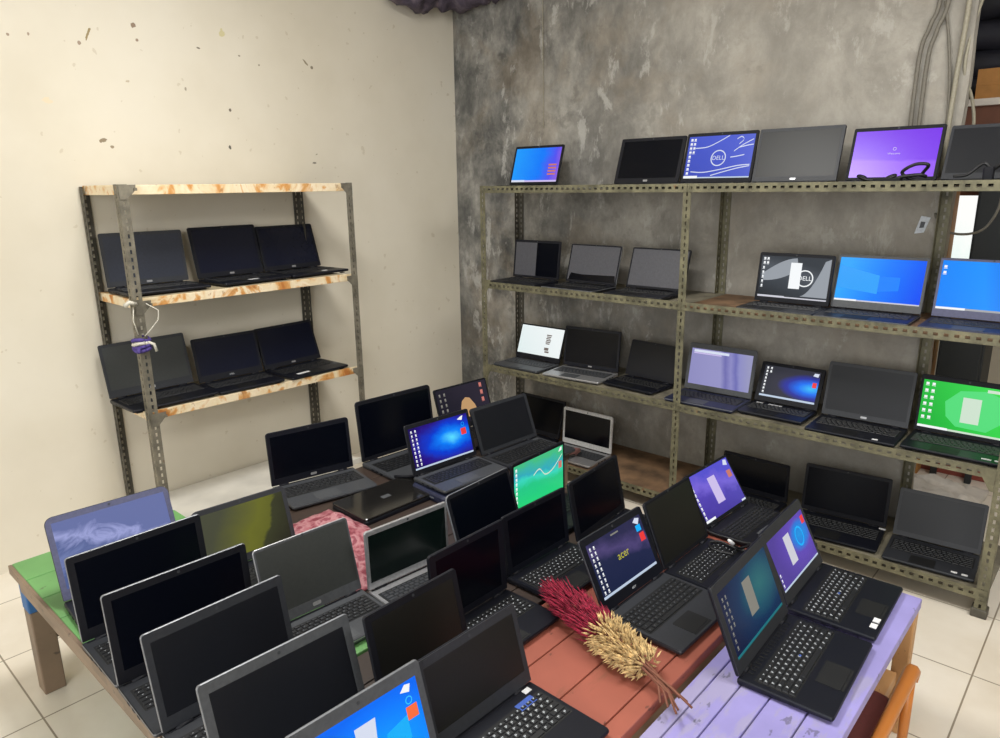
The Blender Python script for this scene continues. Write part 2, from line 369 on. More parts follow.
# ------------------------------------------------------------------ laptops
# name: (shelf height, x, y, turn, width, lid height, base depth, lid lean)
F={'LA1':(1.1250,-3.2644,1.3118,-0.0337,0.3469,0.2307,0.2272,0.1173),
'LA2':(1.1250,-3.2578,1.6982,0.0511,0.3451,0.2403,0.2278,0.2237),
'LA3':(1.1250,-3.2710,2.0455,0.0598,0.3397,0.2301,0.2267,0.2822),
'LB1':(0.6500,-3.2520,1.2602,-0.0004,0.3720,0.2386,0.2430,0.2236),
'LB2':(0.6450,-3.2095,1.6186,-0.0414,0.3212,0.2106,0.2120,0.2530),
'LB3':(0.6400,-3.2247,1.9682,0.0468,0.3413,0.2174,0.2296,0.3433),
'RA1':(1.5270,-2.5618,3.1150,-1.5628,0.3354,0.2196,0.2213,0.3006),
'RA2':(1.5270,-1.8629,3.1145,-1.5708,0.3520,0.2292,0.2245,0.3240),
'RA3':(1.5270,-1.5060,3.1148,-1.5801,0.3380,0.2292,0.2248,0.2525),
'RA4':(1.5270,-1.1585,3.1145,-1.5632,0.3500,0.2320,0.2245,0.2834),
'RA5':(1.5270,-0.7908,3.1153,-1.5817,0.3213,0.2121,0.2121,0.2906),
'RA6':(1.5270,-0.4499,3.1157,-1.5729,0.3357,0.2130,0.2216,0.4041),
'RB1':(1.0220,-2.5346,3.1040,-1.5541,0.3211,0.2112,0.2119,0.1189),
'RB2':(1.0220,-2.1632,3.1038,-1.5860,0.3206,0.2070,0.2116,0.2667),
'RB3':(1.0220,-1.7879,3.1114,-1.5600,0.3188,0.2071,0.2104,0.3124),
'RC1':(1.0220,-1.1119,3.0844,-1.5632,0.3140,0.2136,0.1944,0.1593),
'RC2':(1.0220,-0.7885,3.1119,-1.5450,0.3330,0.2223,0.2219,0.2703),
'RC3':(1.0220,-0.4159,3.1165,-1.5553,0.3414,0.2258,0.2253,0.2022),
'RD1':(0.5580,-2.5113,3.0898,-1.5578,0.3144,0.2016,0.1998,0.3369),
'RD2':(0.5580,-2.1625,3.1182,-1.4742,0.3388,0.2206,0.2160,0.1141),
'RD3':(0.5580,-1.8070,3.1284,-1.6355,0.2923,0.1904,0.1929,0.3083),
'RE1':(0.5580,-1.4274,3.1088,-1.5409,0.3323,0.2270,0.2110,0.1948),
'RE2':(0.5580,-1.1104,3.1236,-1.5633,0.2813,0.1871,0.1857,0.4146),
'RE3':(0.5580,-0.7786,3.1105,-1.5399,0.3340,0.2313,0.2205,0.2558),
'RE4':(0.5580,-0.4330,3.1337,-1.5621,0.3250,0.2285,0.2203,0.1200),
'RF0':(0.1000,-1.2147,3.1158,-1.5687,0.3151,0.1835,0.2080,-0.0127),
'RF1':(0.1000,-0.8196,3.1235,-1.4623,0.3441,0.2130,0.2335,0.1472),
'RF2':(0.1000,-0.4610,3.1178,-1.4955,0.3096,0.2001,0.2212,0.3587),
'WH':(0.1000,-2.1718,3.1102,-1.5530,0.3256,0.2133,0.2149,0.0532),
'BK':(0.1000,-2.5394,3.1187,-1.5635,0.3324,0.2243,0.2194,0.3168),
'T1':(0.4400,-2.0442,0.6491,-0.0649,0.3288,0.2357,0.1700,0.3489),
'T2':(0.4400,-1.8118,0.6190,-0.0262,0.3354,0.2255,0.2213,0.1217),
'T3':(0.4400,-1.5738,0.6160,-0.0431,0.3380,0.2229,0.2080,0.0966),
'T4':(0.4400,-1.3554,0.6100,-0.0102,0.3200,0.2166,0.2241,0.2144),
'T5':(0.4400,-1.1001,0.6152,-0.0484,0.3250,0.2179,0.2030,0.3010),
'T6':(0.4400,-0.8722,0.6352,-0.0342,0.2868,0.2147,0.1893,0.2989),
'T7':(0.4400,-0.8927,0.9322,-0.0216,0.2891,0.1879,0.2150,0.2871),
'U1':(0.4400,-1.8751,0.9475,-0.0896,0.2922,0.1905,0.1928,0.3100),
'U2':(0.4400,-1.5020,0.9249,-0.0678,0.2760,0.2095,0.1850,0.2736),
'U3':(0.4400,-1.0503,0.9160,-0.0068,0.2680,0.2248,0.1500,0.2296),
'U4':(0.4400,-1.4534,1.2089,-0.0847,0.2873,0.1779,0.1896,0.0263),
'U5':(0.4400,-1.3915,1.5000,0.0450,0.2970,0.2023,0.1550,0.3100),
'U6':(0.4400,-1.1852,1.1922,-0.0001,0.2740,0.2077,0.1886,0.0762),
'U7':(0.4400,-1.4511,1.8037,0.0247,0.2970,0.1986,0.1800,0.0219),
'U8':(0.4400,-1.2205,1.5190,-0.0175,0.2859,0.1799,0.1887,0.1255),
'U9':(0.4400,-1.2008,1.8245,0.0799,0.3104,0.1939,0.2049,0.2093),
'V1':(0.4400,-2.2799,1.4357,-0.2054,0.3310,0.2078,0.2153,0.1102),
'V2':(0.4400,-2.2369,1.8376,-0.0722,0.3808,0.2529,0.2514,0.1241),
'V3':(0.4750,-1.9038,1.7893,-0.0808,0.3137,0.1953,0.1814,0.2697),
'V5':(0.4400,-1.9189,2.1850,-0.0545,0.3395,0.2029,0.2241,0.3624),
'V6':(0.4400,-2.2273,2.2482,-0.0702,0.3192,0.2085,0.2107,0.3067),
'W1':(0.4400,-0.9042,1.5456,-0.0202,0.2940,0.2016,0.2220,0.4625),
'W2':(0.4400,-0.8991,1.8348,-0.0017,0.2720,0.2029,0.1840,0.4106),
'X0':(0.4400,-0.9183,2.1604,-0.0450,0.2859,0.1812,0.1887,0.5800),
'X1':(0.4200,-0.5567,1.5864,0.0383,0.3350,0.2175,0.2062,0.4029),
'X2':(0.4200,-0.5790,1.9304,0.0288,0.3032,0.2050,0.2168,0.4598)}
T = .02
def keyboard(mb, x0, x1, y0, y1, z, legend, keymi=0, legmi=1, numpad=False):
    rows = 6; dx = (x1-x0)/rows
    cols = [15, 14, 14, 13, 12, 8]
    for r in range(rows):
        n = cols[r]; xa = x0+r*dx+dx*.09; xb = x0+(r+1)*dx-dx*.09
        if r == 0: xa += dx*.25
        ws = [1.0]*n
        if r == 1: ws[-1] = 1.8
        if r == 2: ws[0] = 1.4; ws[-1] = 1.3
        if r == 3: ws[0] = 1.7; ws[-1] = 1.9
        if r == 4: ws[0] = 2.1; ws[-1] = 2.2
        if r == 5: ws = [1.1, 1, 1, 5.2, 1, 1, 1, 1]
        tot = sum(ws); y = y0
        for w in ws:
            yy = y+(y1-y0)*w/tot; g = .0014
            a, b, c, d = xa, xb, y+g, yy-g; k = .0012
            mb.add([(a, c, z), (b, c, z), (b, d, z), (a, d, z), (a+k, c+k, z+.0025), (b-k, c+k, z+.0025), (b-k, d-k, z+.0025), (a+k, d-k, z+.0025)],
                   [(4, 5, 6, 7), (0, 1, 5, 4), (1, 2, 6, 5), (2, 3, 7, 6), (3, 0, 4, 7)], keymi)
            if legend and w < 3:
                cx, cy = a+(b-a)*.42, c+(d-c)*.42; e = (b-a)*legend
                mb.add([(cx-e, cy-e*.7, z+.0029), (cx+e, cy-e*.7, z+.0029), (cx+e, cy-e*.2, z+.0029), (cx-e, cy-e*.2, z+.0029)], [(0, 1, 2, 3)], legmi)
                mb.add([(cx-e, cy+e*.3, z+.0029), (cx+e*.2, cy+e*.3, z+.0029), (cx+e*.2, cy+e*.8, z+.0029), (cx-e, cy+e*.8, z+.0029)], [(0, 1, 2, 3)], legmi)
            y = yy

LAPS = []
def laptop(key, label, group, disp, shell='black plastic', bezel='soft black', deck='black plastic', rim=None, r=.008, bs=.012, bt=.014, bb=.024,
           legend=.0, keys='key', leg='legend dim', pad=True, stickers=(), badge=None, logo=None, nub=False, grille=False, webcam=True, hump=True):
    z, x, y, yaw, w, h, d, phi = F[key]
    root = empty('laptop', (x, y, z), yaw); tag(root, label, 'laptop', group)
    # base
    mb = MB(); top = lambda u, v, n: (v, u, n)
    ol = rr(-w/2, w/2, -.006, d, r*.8, 4, .003)
    mb.prism(ol, .002, T-.001, lambda u, v, n: (v, u, n-(.006*v/d if n < T/2 else .0)*-1), 0, .0018)
    for sx in (.02, d-.02):
        for sy in (-w/2+.03, w/2-.03): mb.box(sx-.006, sx+.006, sy-.012, sy+.012, 0, .004, 1)
    if rim:   # paler edge running round the deck
        k = len(ol); o = len(mb.v)
        ou = [(u*1.002, v) for u, v in ol]
        mb.v += [(v, u, T-.0055) for u, v in ou]+[(v, u, T-.0015) for u, v in ou]
        for i in range(k): mb.f.append([o+i, o+(i+1) % k, o+k+(i+1) % k, o+k+i]); mb.m.append(2)
    mb.box(-.002, .004, -w*.47, w*.47, T-.004, T, 1)
    # ports along the side
    for s in (-1, 1):
        for i in range(3): mb.box(d*.25+i*.03, d*.25+i*.03+.014, s*w/2-.0008, s*w/2+.0008, .008, .013, 1)
    base = mb.build('base', [M[deck], M['soft black'], M[rim] if rim else M[deck]], root)
    # keyboard
    mb = MB(); kx0, kx1 = d*.15, d*.58; kw = w*.45
    mb.prism(rr(-kw-.003, kw+.003, kx0-.002, kx1+.002, .003), T-.0016, T-.0004, top, 2)
    keyboard(mb, kx0, kx1, -kw, kw, T-.0004, legend)
    mb.build('keyboard', [M[keys], M[leg], M['key well']], root)
    if nub: 
        mb = MB(); mb.tube([(d*.4, 0, T), (d*.4, 0, T+.004)], .003, 8); mb.build('pointing_stick', M['lit red'] if False else M['sticker blue'], root)
    if pad:
        mb = MB(); mb.prism(rr(-w*.14-.02, w*.14-.02, d*.66, d*.93, .004), T-.0012, T-.0002, top, 0)
        mb.box(d*.935, d*.965, -w*.14-.02, w*.14-.02, T-.0012, T-.0001)
        mb.build('touchpad', M['key well' if deck in ('charcoal', 'black plastic') else 'grey bezel'], root)
    if grille:
        mb = MB()
        for i in range(18): mb.box(d*.03, d*.1, -w*.4+i*w*.8/18, -w*.4+i*w*.8/18+.004, T-.001, T+.0003)
        mb.build('speaker_grille', M['key well'], root)
    for (sx, sy, sw, sl, mk_) in stickers:
        mb = MB(); mb.box(d*sx, d*sx+sl, w*sy, w*sy+sw, T-.0014, T+.0005); mb.build('sticker', M[mk_], root)
    # hinges
    for s in (-1, 1):
        mb = MB(); mb.tube([(0, s*w*.36-.018, T-.001), (0, s*w*.36+.018, T-.001)], .0055, 10); mb.build('hinge', M['soft black'], root, True)
    # lid
    cp, sp = math.cos(phi), math.sin(phi)
    S = lambda u, v, n: (-v*sp+n*cp, u, T+v*cp+n*sp)
    ol = rr(-w/2, w/2, .003, h, r, 5, .003)
    mb = MB(); mb.prism(ol, -.0085, -.0008, S, 0, .0015)
    lid = mb.build('lid', M[rim or shell], root)
    mb = MB()
    k = .0012; outer = rr(-w/2+k, w/2-k, .003+k, h-k, max(r-k, .001), 5, .002)
    u0, u1, v0, v1 = -w/2+bs, w/2-bs, .003+bb, h-bt
    inner = rr(u0, u1, v0, v1, .0008, 5, .0008)
    n_ = len(outer)
    mb.add([S(u, v, .0012) for u, v in outer]+[S(u, v, .0012) for u, v in inner]+[S(u, v, -.001) for u, v in outer]+[S(u, v, 0) for u, v in inner],
           [(i, (i+1) % n_, n_+(i+1) % n_, n_+i) for i in range(n_)]+[(2*n_+i, 2*n_+(i+1) % n_, (i+1) % n_, i) for i in range(n_)]+[(n_+i, n_+(i+1) % n_, 3*n_+(i+1) % n_, 3*n_+i) for i in range(n_)], 0)
    for i in (-1, 1): mb.box(0, 1, 0, 1, 0, 1, 0, lambda a, b, c: S(i*w*.42+(a-.5)*.012, h-.006+(b-.5)*.004, .0012+c*.001))
    bz = mb.build('bezel', M[bezel], lid)
    if webcam:
        mb = MB(); q = [(.0035*math.cos(t*PI/5), .0035*math.sin(t*PI/5)) for t in range(10)]
        mb.prism([(a, h-bt/2+b) for a, b in q], .001, .0019, S, 0); mb.build('webcam', M['key grey'], lid)
    if logo:
        vs, fs = text_mesh(logo); k2 = .011
        mb = MB(); mb.add([S(p[0]*k2, .003+bb*.5+p[1]*k2, .0016) for p in vs], fs); mb.build('logo', M['legend'], lid)
    elif badge:
        mb = MB(); mb.prism(rr(-.012, .012, .003+bb*.35, .003+bb*.7, .003), .001, .0018, S, 0); mb.build('badge', M['silver'], lid)
    s = Scr(S, u0, u1, v0, v1); s.lift = .0007; disp(s)
    s.mb.build('screen', [M[k] for k in s.mats], lid)
    LAPS.append(root)
    return root

GL = 'laptops on the rack by the cream wall'; GR = 'laptops on the rack by the concrete wall'; GT_ = 'laptops on the painted tables'
off, matte, haze, brown, greenish, grey = (disp_off(k) for k in ('glass off', 'glass matte', 'glass haze', 'glass brown', 'glass green', 'glass grey'))

# rack against the cream wall
laptop('LA1', 'black laptop behind the knotted post, left end of the middle shelf of the cream-wall rack', GL, disp_off('glass slate'), bezel='charcoal', rim=None, badge=1)
laptop('LA2', 'black laptop with white sticker, middle of the cream-wall rack\'s upper laptop row', GL, disp_off('glass navy'), badge=1, stickers=[(.8, -.1, .05, .02, 'sticker white')], bs=.015)
laptop('LA3', 'black laptop at the right end of the upper laptop row on the cream-wall rack', GL, disp_off('glass navy'), badge=1, stickers=[(.78, .1, .03, .012, 'sticker white')])
laptop('LB1', 'large dark laptop jutting past the left end of the cream-wall rack\'s lower laptop row', GL, haze, bezel='charcoal', badge=1, bb=.034)
laptop('LB2', 'black laptop in the middle of the lower laptop row on the cream-wall rack', GL, disp_off('glass navy'), logo='DELL', bb=.03)
laptop('LB3', 'black laptop with a long white sticker, right end of the cream-wall rack\'s lower laptop row', GL, disp_off('glass navy'), badge=1, stickers=[(.75, -.32, .07, .02, 'sticker white'), (.5, .38, .03, .05, 'grey bezel')])

# rack against the concrete wall, top shelf
laptop('RA1', 'small laptop with bright blue screen standing alone at the left of the top shelf', GR, d_small, bs=.012, bb=.016)
laptop('RA2', 'switched-off black laptop left of the indigo wallpaper laptop on the top shelf', GR, off, badge=1, bs=.018, bt=.016, bb=.026)
laptop('RA3', 'top-shelf laptop with indigo wallpaper, white curves and a round white logo', GR, d_dellblue, bs=.012, bt=.016, bb=.02)
laptop('RA4', 'switched-off charcoal laptop between the indigo and purple screens on the top shelf', GR, brown, badge=1, bezel='charcoal', bb=.022)
laptop('RA5', 'laptop with a plain bright purple screen on the top shelf', GR, d_purple, bs=.012, bb=.012, bt=.015)
laptop('RA6', 'switched-off dark laptop at the right end of the top shelf, cut by the photo edge', GR, disp_off('glass matte'), bezel='charcoal', bs=.01)
# second shelf
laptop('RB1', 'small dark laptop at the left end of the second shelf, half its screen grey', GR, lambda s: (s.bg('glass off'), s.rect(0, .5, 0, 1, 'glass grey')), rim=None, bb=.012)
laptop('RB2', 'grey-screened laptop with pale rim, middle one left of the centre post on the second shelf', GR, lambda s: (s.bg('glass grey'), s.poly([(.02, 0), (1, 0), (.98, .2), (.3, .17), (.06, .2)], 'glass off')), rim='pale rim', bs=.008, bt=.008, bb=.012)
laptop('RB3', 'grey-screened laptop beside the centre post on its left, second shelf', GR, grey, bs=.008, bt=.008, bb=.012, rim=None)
laptop('RC1', 'laptop with grey swoosh wallpaper, white panel and a round white logo on the second shelf', GR, d_delldark, bs=.012, bb=.02, bezel='soft black')
laptop('RC2', 'laptop with a bright blue window wallpaper beside the grey swoosh laptop, second shelf', GR, d_azure, bs=.01, bt=.012, bb=.03, bezel='grey bezel', rim='pale rim')
laptop('RC3', 'laptop with bright blue screen at the right end of the second shelf', GR, d_azure2, bs=.01, bt=.01, bb=.03, bezel='blue bezel', deck='navy plastic', rim=None)
# third shelf
laptop('RD1', 'laptop showing a white document page on the third shelf', GR, d_page, bs=.006, bt=.008, bb=.028, deck='dark grey shell', keys='key grey')
laptop('RD2', 'switched-off laptop with silver keyboard deck beside the white page laptop', GR, off, deck='silver', keys='key grey', bb=.02, badge=1, bezel='black plastic')
laptop('RD3', 'low black laptop left of the centre post on the third shelf, lid in shadow', GR, matte, bezel='black plastic', bb=.02)
laptop('RE1', 'grey-bezelled laptop with a washed-out lavender screen right of the centre post', GR, d_lav, bezel='grey bezel', rim='pale rim', bs=.016, bt=.026, bb=.026, deck='navy plastic', r=.012)
laptop('RE2', 'small black laptop with dark screen and blue light beam on the third shelf', GR, d_beam, bs=.018, bt=.016, bb=.024, stickers=[(.1, -.42, .03, .01, 'sticker white'), (.1, -.22, .06, .012, 'sticker white')])
laptop('RE3', 'large switched-off dark laptop between the blue beam and green screens', GR, matte, bezel='charcoal', badge=1, bb=.024, stickers=[(.9, .25, .02, .01, 'sticker white')])
laptop('RE4', 'laptop with vivid green wallpaper and a white panel, right end of the third shelf', GR, d_vivid, bs=.01, bt=.02, bb=.016, legend=.16, stickers=[(.85, .3, .03, .01, 'sticker white'), (.85, .42, .02, .01, 'sticker white')])
# lowest shelf
laptop('BK', 'black laptop in the dim left corner of the lowest rack shelf', GR, off)
laptop('WH', 'white-framed laptop with a black screen on the lowest rack shelf', GR, off, shell='white shell', bezel='white shell', deck='silver', rim=None, keys='key grey', bs=.014, bt=.018, bb=.03, r=.014)
laptop('RF0', 'black laptop on the lowest rack shelf, right behind the violet screen', GR, off, legend=.12)
laptop('RF1', 'black laptop with white sticker by its hinge, middle of the lowest rack shelf', GR, off, legend=.16, bb=.02, stickers=[(.03, .43, .025, .012, 'sticker white')])
laptop('RF2', 'dark laptop at the right end of the lowest rack shelf by the end post', GR, matte, bezel='charcoal', deck='charcoal', legend=.16, bb=.02, stickers=[(.88, .25, .02, .01, 'sticker white'), (.88, .36, .02, .012, 'sticker white')])

# green table, front row
PR = dict(rim='pale rim', leg='legend', legend=.14, deck='charcoal')
laptop('T1', 'round-cornered laptop with a washed blue swirling screen on the green table corner', GT_, d_wash, bezel='blue bezel', r=.022, bs=.015, bt=.018, bb=.03, shell='charcoal')
laptop('T2', 'black silver-edged laptop directly in front of the blue swirl screen', GT_, off, bs=.018, bt=.018, bb=.03, **PR)
laptop('T3', 'black silver-edged laptop, second of the front row counting from the blue swirl screen', GT_, off, bs=.018, bt=.018, bb=.03, **PR)
laptop('T4', 'silver-edged laptop with greenish black screen, third of the front row after the blue swirl screen', GT_, disp_off('glass matte'), bezel='charcoal', bs=.015, bt=.022, bb=.028, **PR)
laptop('T5', 'grey-bezelled dark laptop just behind the big blue screen at the photo bottom', GT_, matte, bezel='grey bezel', bs=.018, bt=.022, bb=.03, **PR)
laptop('T6', 'laptop with big bright blue screen and orange icon, cut by the photo bottom', GT_, d_bright, bezel='grey bezel', bs=.016, bt=.026, bb=.03, **PR)
laptop('T7', 'black laptop with white-lettered keys and blue sticker at the photo bottom beside the red planks', GT_, brown, bezel='charcoal', bs=.014, bt=.02, bb=.03, legend=.24, leg='legend', deck='black plastic', rim=None,
       stickers=[(.02, .36, .02, .014, 'sticker white'), (.12, .2, .05, .022, 'sticker blue')])
# second row
laptop('U1', 'dark laptop whose screen has a yellow-green reflection painted on', GT_, d_reflection, bezel='charcoal', r=.018, bs=.014, bt=.016, shell='charcoal')
laptop('U2', 'silver-framed laptop with a grey-green matt screen beside the pink cloth', GT_, haze, bezel='grey bezel', shell='silver', rim='silver', deck='dark grey shell', keys='key', legend=.18, bs=.006, bt=.007, bb=.028, badge=1, r=.01)
laptop('U3', 'dark brown-tinted laptop screen standing behind the front pair with the blue screen', GT_, disp_off('glass brown'), bs=.016, bt=.018, bb=.026, deck='charcoal')
laptop('U4', 'silver-framed laptop with a dark green screen beside the pink cloth', GT_, greenish, bezel='silver', shell='silver', deck='silver', rim=None, keys='key grey', bs=.009, bt=.014, bb=.02)
laptop('U5', 'black laptop with rounded silver rim directly left of the green lit screen', GT_, off, rim='pale rim', r=.018, bs=.012, bt=.013)
laptop('U6', 'black wide-bezelled laptop below the rounded silver-rimmed one, red flowers at its keys', GT_, off, bezel='black plastic', bs=.022, bt=.02, bb=.02, legend=.22, leg='legend', deck='black plastic')
laptop('U7', 'laptop with lit green and teal screen in the middle of the tables', GT_, d_green, bs=.01, bt=.012, bb=.02)
laptop('U8', 'black laptop directly in front of the lit green screen, red flower tips on its keyboard', GT_, off, bezel='black plastic', bs=.02, bt=.016, bb=.018, legend=.2, leg='legend')
laptop('U9', 'tall black laptop right of the lit green screen, nearest the bare rack shelf', GT_, off, bezel='soft black', bs=.02, bt=.01, bb=.02)
# far row
laptop('V1', 'black laptop with grey keyboard standing nearest the foot of the cream-wall rack', GT_, off, bezel='black plastic', deck='dark grey shell', keys='key', legend=.12, bs=.014, bt=.018, bb=.026, badge=1, r=.012)
laptop('V2', 'large black laptop left of and behind the deep blue screen', GT_, off, bezel='soft black', deck='dark grey shell', legend=.12, bs=.012, bt=.016, bb=.016, r=.014)
laptop('V3', 'laptop with deep blue and purple glowing screen raised on a navy case', GT_, d_nebula, bs=.013, bt=.016, bb=.018, deck='dark grey shell', legend=.12, leg='legend dim')
laptop('V5', 'dark laptop with wide grey bezel right of the deep blue screen', GT_, disp_off('glass matte'), bezel='charcoal', deck='charcoal', legend=.12, bs=.016, bt=.014, bb=.016, r=.012, stickers=[(.05, .36, .03, .014, 'grey bezel')])
laptop('V6', 'laptop with dark wallpaper and a tan shape, partly hidden behind the deep blue screen', GT_, d_star, bs=.008, bt=.008)
# red and purple benches
laptop('W1', 'dark laptop with navy screen and yellow word beside the dried flowers', GT_, d_acer, bezel='black plastic', shell='charcoal', deck='charcoal', legend=.16, bs=.018, bt=.02, bb=.03, logo='acer', rim=None)
laptop('W2', 'black-screened laptop between the navy screen and the violet screen', GT_, disp_off('glass brown'), bezel='soft black', legend=.18, leg='legend', bs=.008, bt=.008, bb=.012)
laptop('X0', 'laptop with violet screen and white panel on the red bench, nearest the concrete wall', GT_, d_violet, bs=.008, bt=.008, bb=.012, deck='soft black', legend=.1)
laptop('X1', 'thick black laptop with dim teal screen at the front of the purple bench', GT_, d_teal, bezel='charcoal', bs=.02, bt=.024, bb=.03, legend=.25, leg='legend', deck='black plastic', nub=True, grille=True)
laptop('X2', 'thick black laptop with plum and cyan screen and two white palmrest stickers', GT_, d_plum, bezel='charcoal', bs=.014, bt=.03, bb=.03, legend=.25, leg='legend', deck='black plastic', nub=True,
       stickers=[(.88, -.36, .022, .016, 'sticker white'), (.88, -.26, .022, .016, 'sticker white')])

# ------------------------------------------------------------------ room shell
def wall_cream():
    m, nt, b = newmat('cream wall paint')
    base = ramp(nt, [(.3, (208, 199, 179)), (.55, (218, 210, 192)), (.75, (223, 216, 200))], tex(nt, 1.1, 5))
    sp = math_(nt, 'GREATER_THAN', tex(nt, 26, 2, .4), .735)
    base = mixc(nt, math_(nt, 'MULTIPLY', sp, .35), base, (176, 160, 130))
    marks = [(1.238, 2.172, .055, .009, 1.15, (150, 132, 92)), (1.423, 2.228, .018, .016, .3, (140, 120, 100)), (1.70, 2.171, .022, .007, -.2, (120, 112, 95)), (1.43, 2.17, .012, .01, 0, (150, 130, 110)),
             (2.262, 2.172, .05, .008, -.75, (140, 128, 100)), (2.30, 2.15, .014, .014, 0, (130, 120, 100)), (1.825, 1.913, .01, .014, 0, (110, 100, 85)), (1.236, 1.755, .03, .016, .2, (140, 125, 100)),
             (1.27, 1.73, .012, .01, 0, (150, 135, 110)), (1.806, 1.744, .012, .018, .2, (95, 90, 80)), (2.277, 1.677, .02, .008, 0, (120, 112, 100)), (2.29, 1.72, .014, .006, .4, (150, 142, 120)),
             (1.20, 2.13, .012, .014, 0, (160, 140, 120)), (1.02, 2.14, .008, .01, 0, (160, 140, 120)), (.95, 2.13, .008, .008, 0, (160, 140, 120)), (1.90, 2.16, .01, .008, 0, (150, 140, 120)), (2.0, 2.13, .01, .008, 0, (160, 150, 130)),
             (1.82, 2.25, .03, .03, .5, (204, 194, 150)), (1.37, 2.0, .02, .01, .2, (190, 175, 150)), (1.62, 1.99, .008, .014, 0, (160, 150, 130)), (1.05, 1.9, .03, .02, .2, (222, 205, 175))]
    tc = N(nt, 'ShaderNodeTexCoord'); wob = tex(nt, 60, 2)
    for (y, z, a, c, ang, col) in marks:
        mp = N(nt, 'ShaderNodeMapping', vector_type='TEXTURE'); mp.inputs['Location'].default_value = (-3.36, y, z)
        mp.inputs['Rotation'].default_value = (ang, 0, 0); mp.inputs['Scale'].default_value = (1, a*.62, c*.62)
        nt.links.new(tc.outputs['Object'], mp.inputs[0])
        ln = N(nt, 'ShaderNodeVectorMath', operation='LENGTH'); nt.links.new(mp.outputs[0], ln.inputs[0])
        k = math_(nt, 'LESS_THAN', math_(nt, 'ADD', ln.outputs['Value'], math_(nt, 'MULTIPLY', math_(nt, 'SUBTRACT', wob, .5), 1.8)), .85)
        base = mixc(nt, k, base, col)
    nt.links.new(base, b.inputs['Base Color']); b.inputs['Roughness'].default_value = .75
    bump(nt, b, tex(nt, 9, 6), .12, .01)
    return m
def wall_concrete():
    m, nt, b = newmat('bare concrete render')
    big = tex(nt, 1.6, 8, .6, dist=.2); mid = tex(nt, 4.2, 10, .68, stretch=(1, 1, .8), dist=.25); fine = tex(nt, 15, 8, .7, stretch=(1, 1, .6), dist=.3)
    f = math_(nt, 'ADD', math_(nt, 'ADD', math_(nt, 'MULTIPLY', big, .35), math_(nt, 'MULTIPLY', mid, .45)), math_(nt, 'MULTIPLY', fine, .2))
    c = ramp(nt, [(.38, (62, 62, 61)), (.45, (92, 91, 88)), (.50, (118, 116, 111)), (.55, (144, 141, 134)), (.63, (176, 172, 164))], f)
    br = ramp(nt, [(.5, (0, 0, 0)), (.62, (255, 255, 255))], tex(nt, 2.3, 6, .65, dist=.3))
    c = mixc(nt, math_(nt, 'MULTIPLY', br, .35), c, (128, 112, 90))
    bl = ramp(nt, [(.57, (0, 0, 0)), (.63, (255, 255, 255))], tex(nt, 8, 8, .72, stretch=(1, 1, .45), dist=.3))
    c = mixc(nt, math_(nt, 'MULTIPLY', bl, .55), c, (190, 188, 182))
    dk = ramp(nt, [(.36, (255, 255, 255)), (.44, (0, 0, 0))], tex(nt, 7, 7, .7, dist=.2))
    c = mixc(nt, math_(nt, 'MULTIPLY', dk, .45), c, (62, 61, 58))
    # the smoother, lighter plaster of the right-hand half, and the darker strip by the corner
    sep = N(nt, 'ShaderNodeSeparateXYZ'); nt.links.new(N(nt, 'ShaderNodeTexCoord').outputs['Object'], sep.inputs[0])
    rp = N(nt, 'ShaderNodeMapRange'); nt.links.new(math_(nt, 'ADD', sep.outputs[0], math_(nt, 'MULTIPLY', big, 1.4)), rp.inputs[0])
    rp.inputs[1].default_value = -2.2; rp.inputs[2].default_value = -.8
    c = mixc(nt, math_(nt, 'MULTIPLY', rp.outputs[0], .5), c, (178, 171, 158))
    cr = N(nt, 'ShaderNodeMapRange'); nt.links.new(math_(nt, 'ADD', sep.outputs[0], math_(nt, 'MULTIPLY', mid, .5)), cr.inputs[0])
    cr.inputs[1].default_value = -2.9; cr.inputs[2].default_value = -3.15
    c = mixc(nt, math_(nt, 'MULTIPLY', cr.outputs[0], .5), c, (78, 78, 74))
    nt.links.new(c, b.inputs['Base Color']); b.inputs['Roughness'].default_value = .85
    bump(nt, b, mid, .35, .03)
    return m
def floor_tiles():
    m, nt, b = newmat('cream floor tiles')
    mp = N(nt, 'ShaderNodeMapping'); mp.inputs['Location'].default_value = (2.69, -.43, 0)
    nt.links.new(N(nt, 'ShaderNodeTexCoord').outputs['Object'], mp.inputs[0])
    br = N(nt, 'ShaderNodeTexBrick', offset=0.0, squash=1.0)
    br.inputs['Scale'].default_value = 1; br.inputs['Mortar Size'].default_value = .003; br.inputs['Mortar Smooth'].default_value = .3
    br.inputs['Brick Width'].default_value = .413; br.inputs['Row Height'].default_value = .411
    br.inputs['Color1'].default_value = (*lin((236, 228, 214)), 1); br.inputs['Color2'].default_value = (*lin((231, 222, 207)), 1); br.inputs['Mortar'].default_value = (*lin((150, 138, 120)), 1)
    nt.links.new(mp.outputs[0], br.inputs['Vector'])
    st = ramp(nt, [(.35, (205, 192, 168)), (.6, (255, 255, 255))], tex(nt, 2.2, 6))
    c = mixc(nt, .35, br.outputs['Color'], st, 'MULTIPLY')
    nt.links.new(c, b.inputs['Base Color']); b.inputs['Roughness'].default_value = .28
    return m
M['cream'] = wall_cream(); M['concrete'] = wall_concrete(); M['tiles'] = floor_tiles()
mk('ceiling paint', (205, 203, 196), .8, scale=3)
mk('side wall paint', (150, 143, 128), .8, scale=2)
mk('far wall paint', (176, 166, 148), .8, scale=2)

mb = MB(); mb.box(-3.5, 2.7, -2.6, 6.0, -.1, 0); structure(mb.build('floor', M['tiles']))
mb = MB(); mb.box(-3.5, -3.36, -2.6, 3.33, 0, 2.85); structure(mb.build('wall_left', M['cream']))
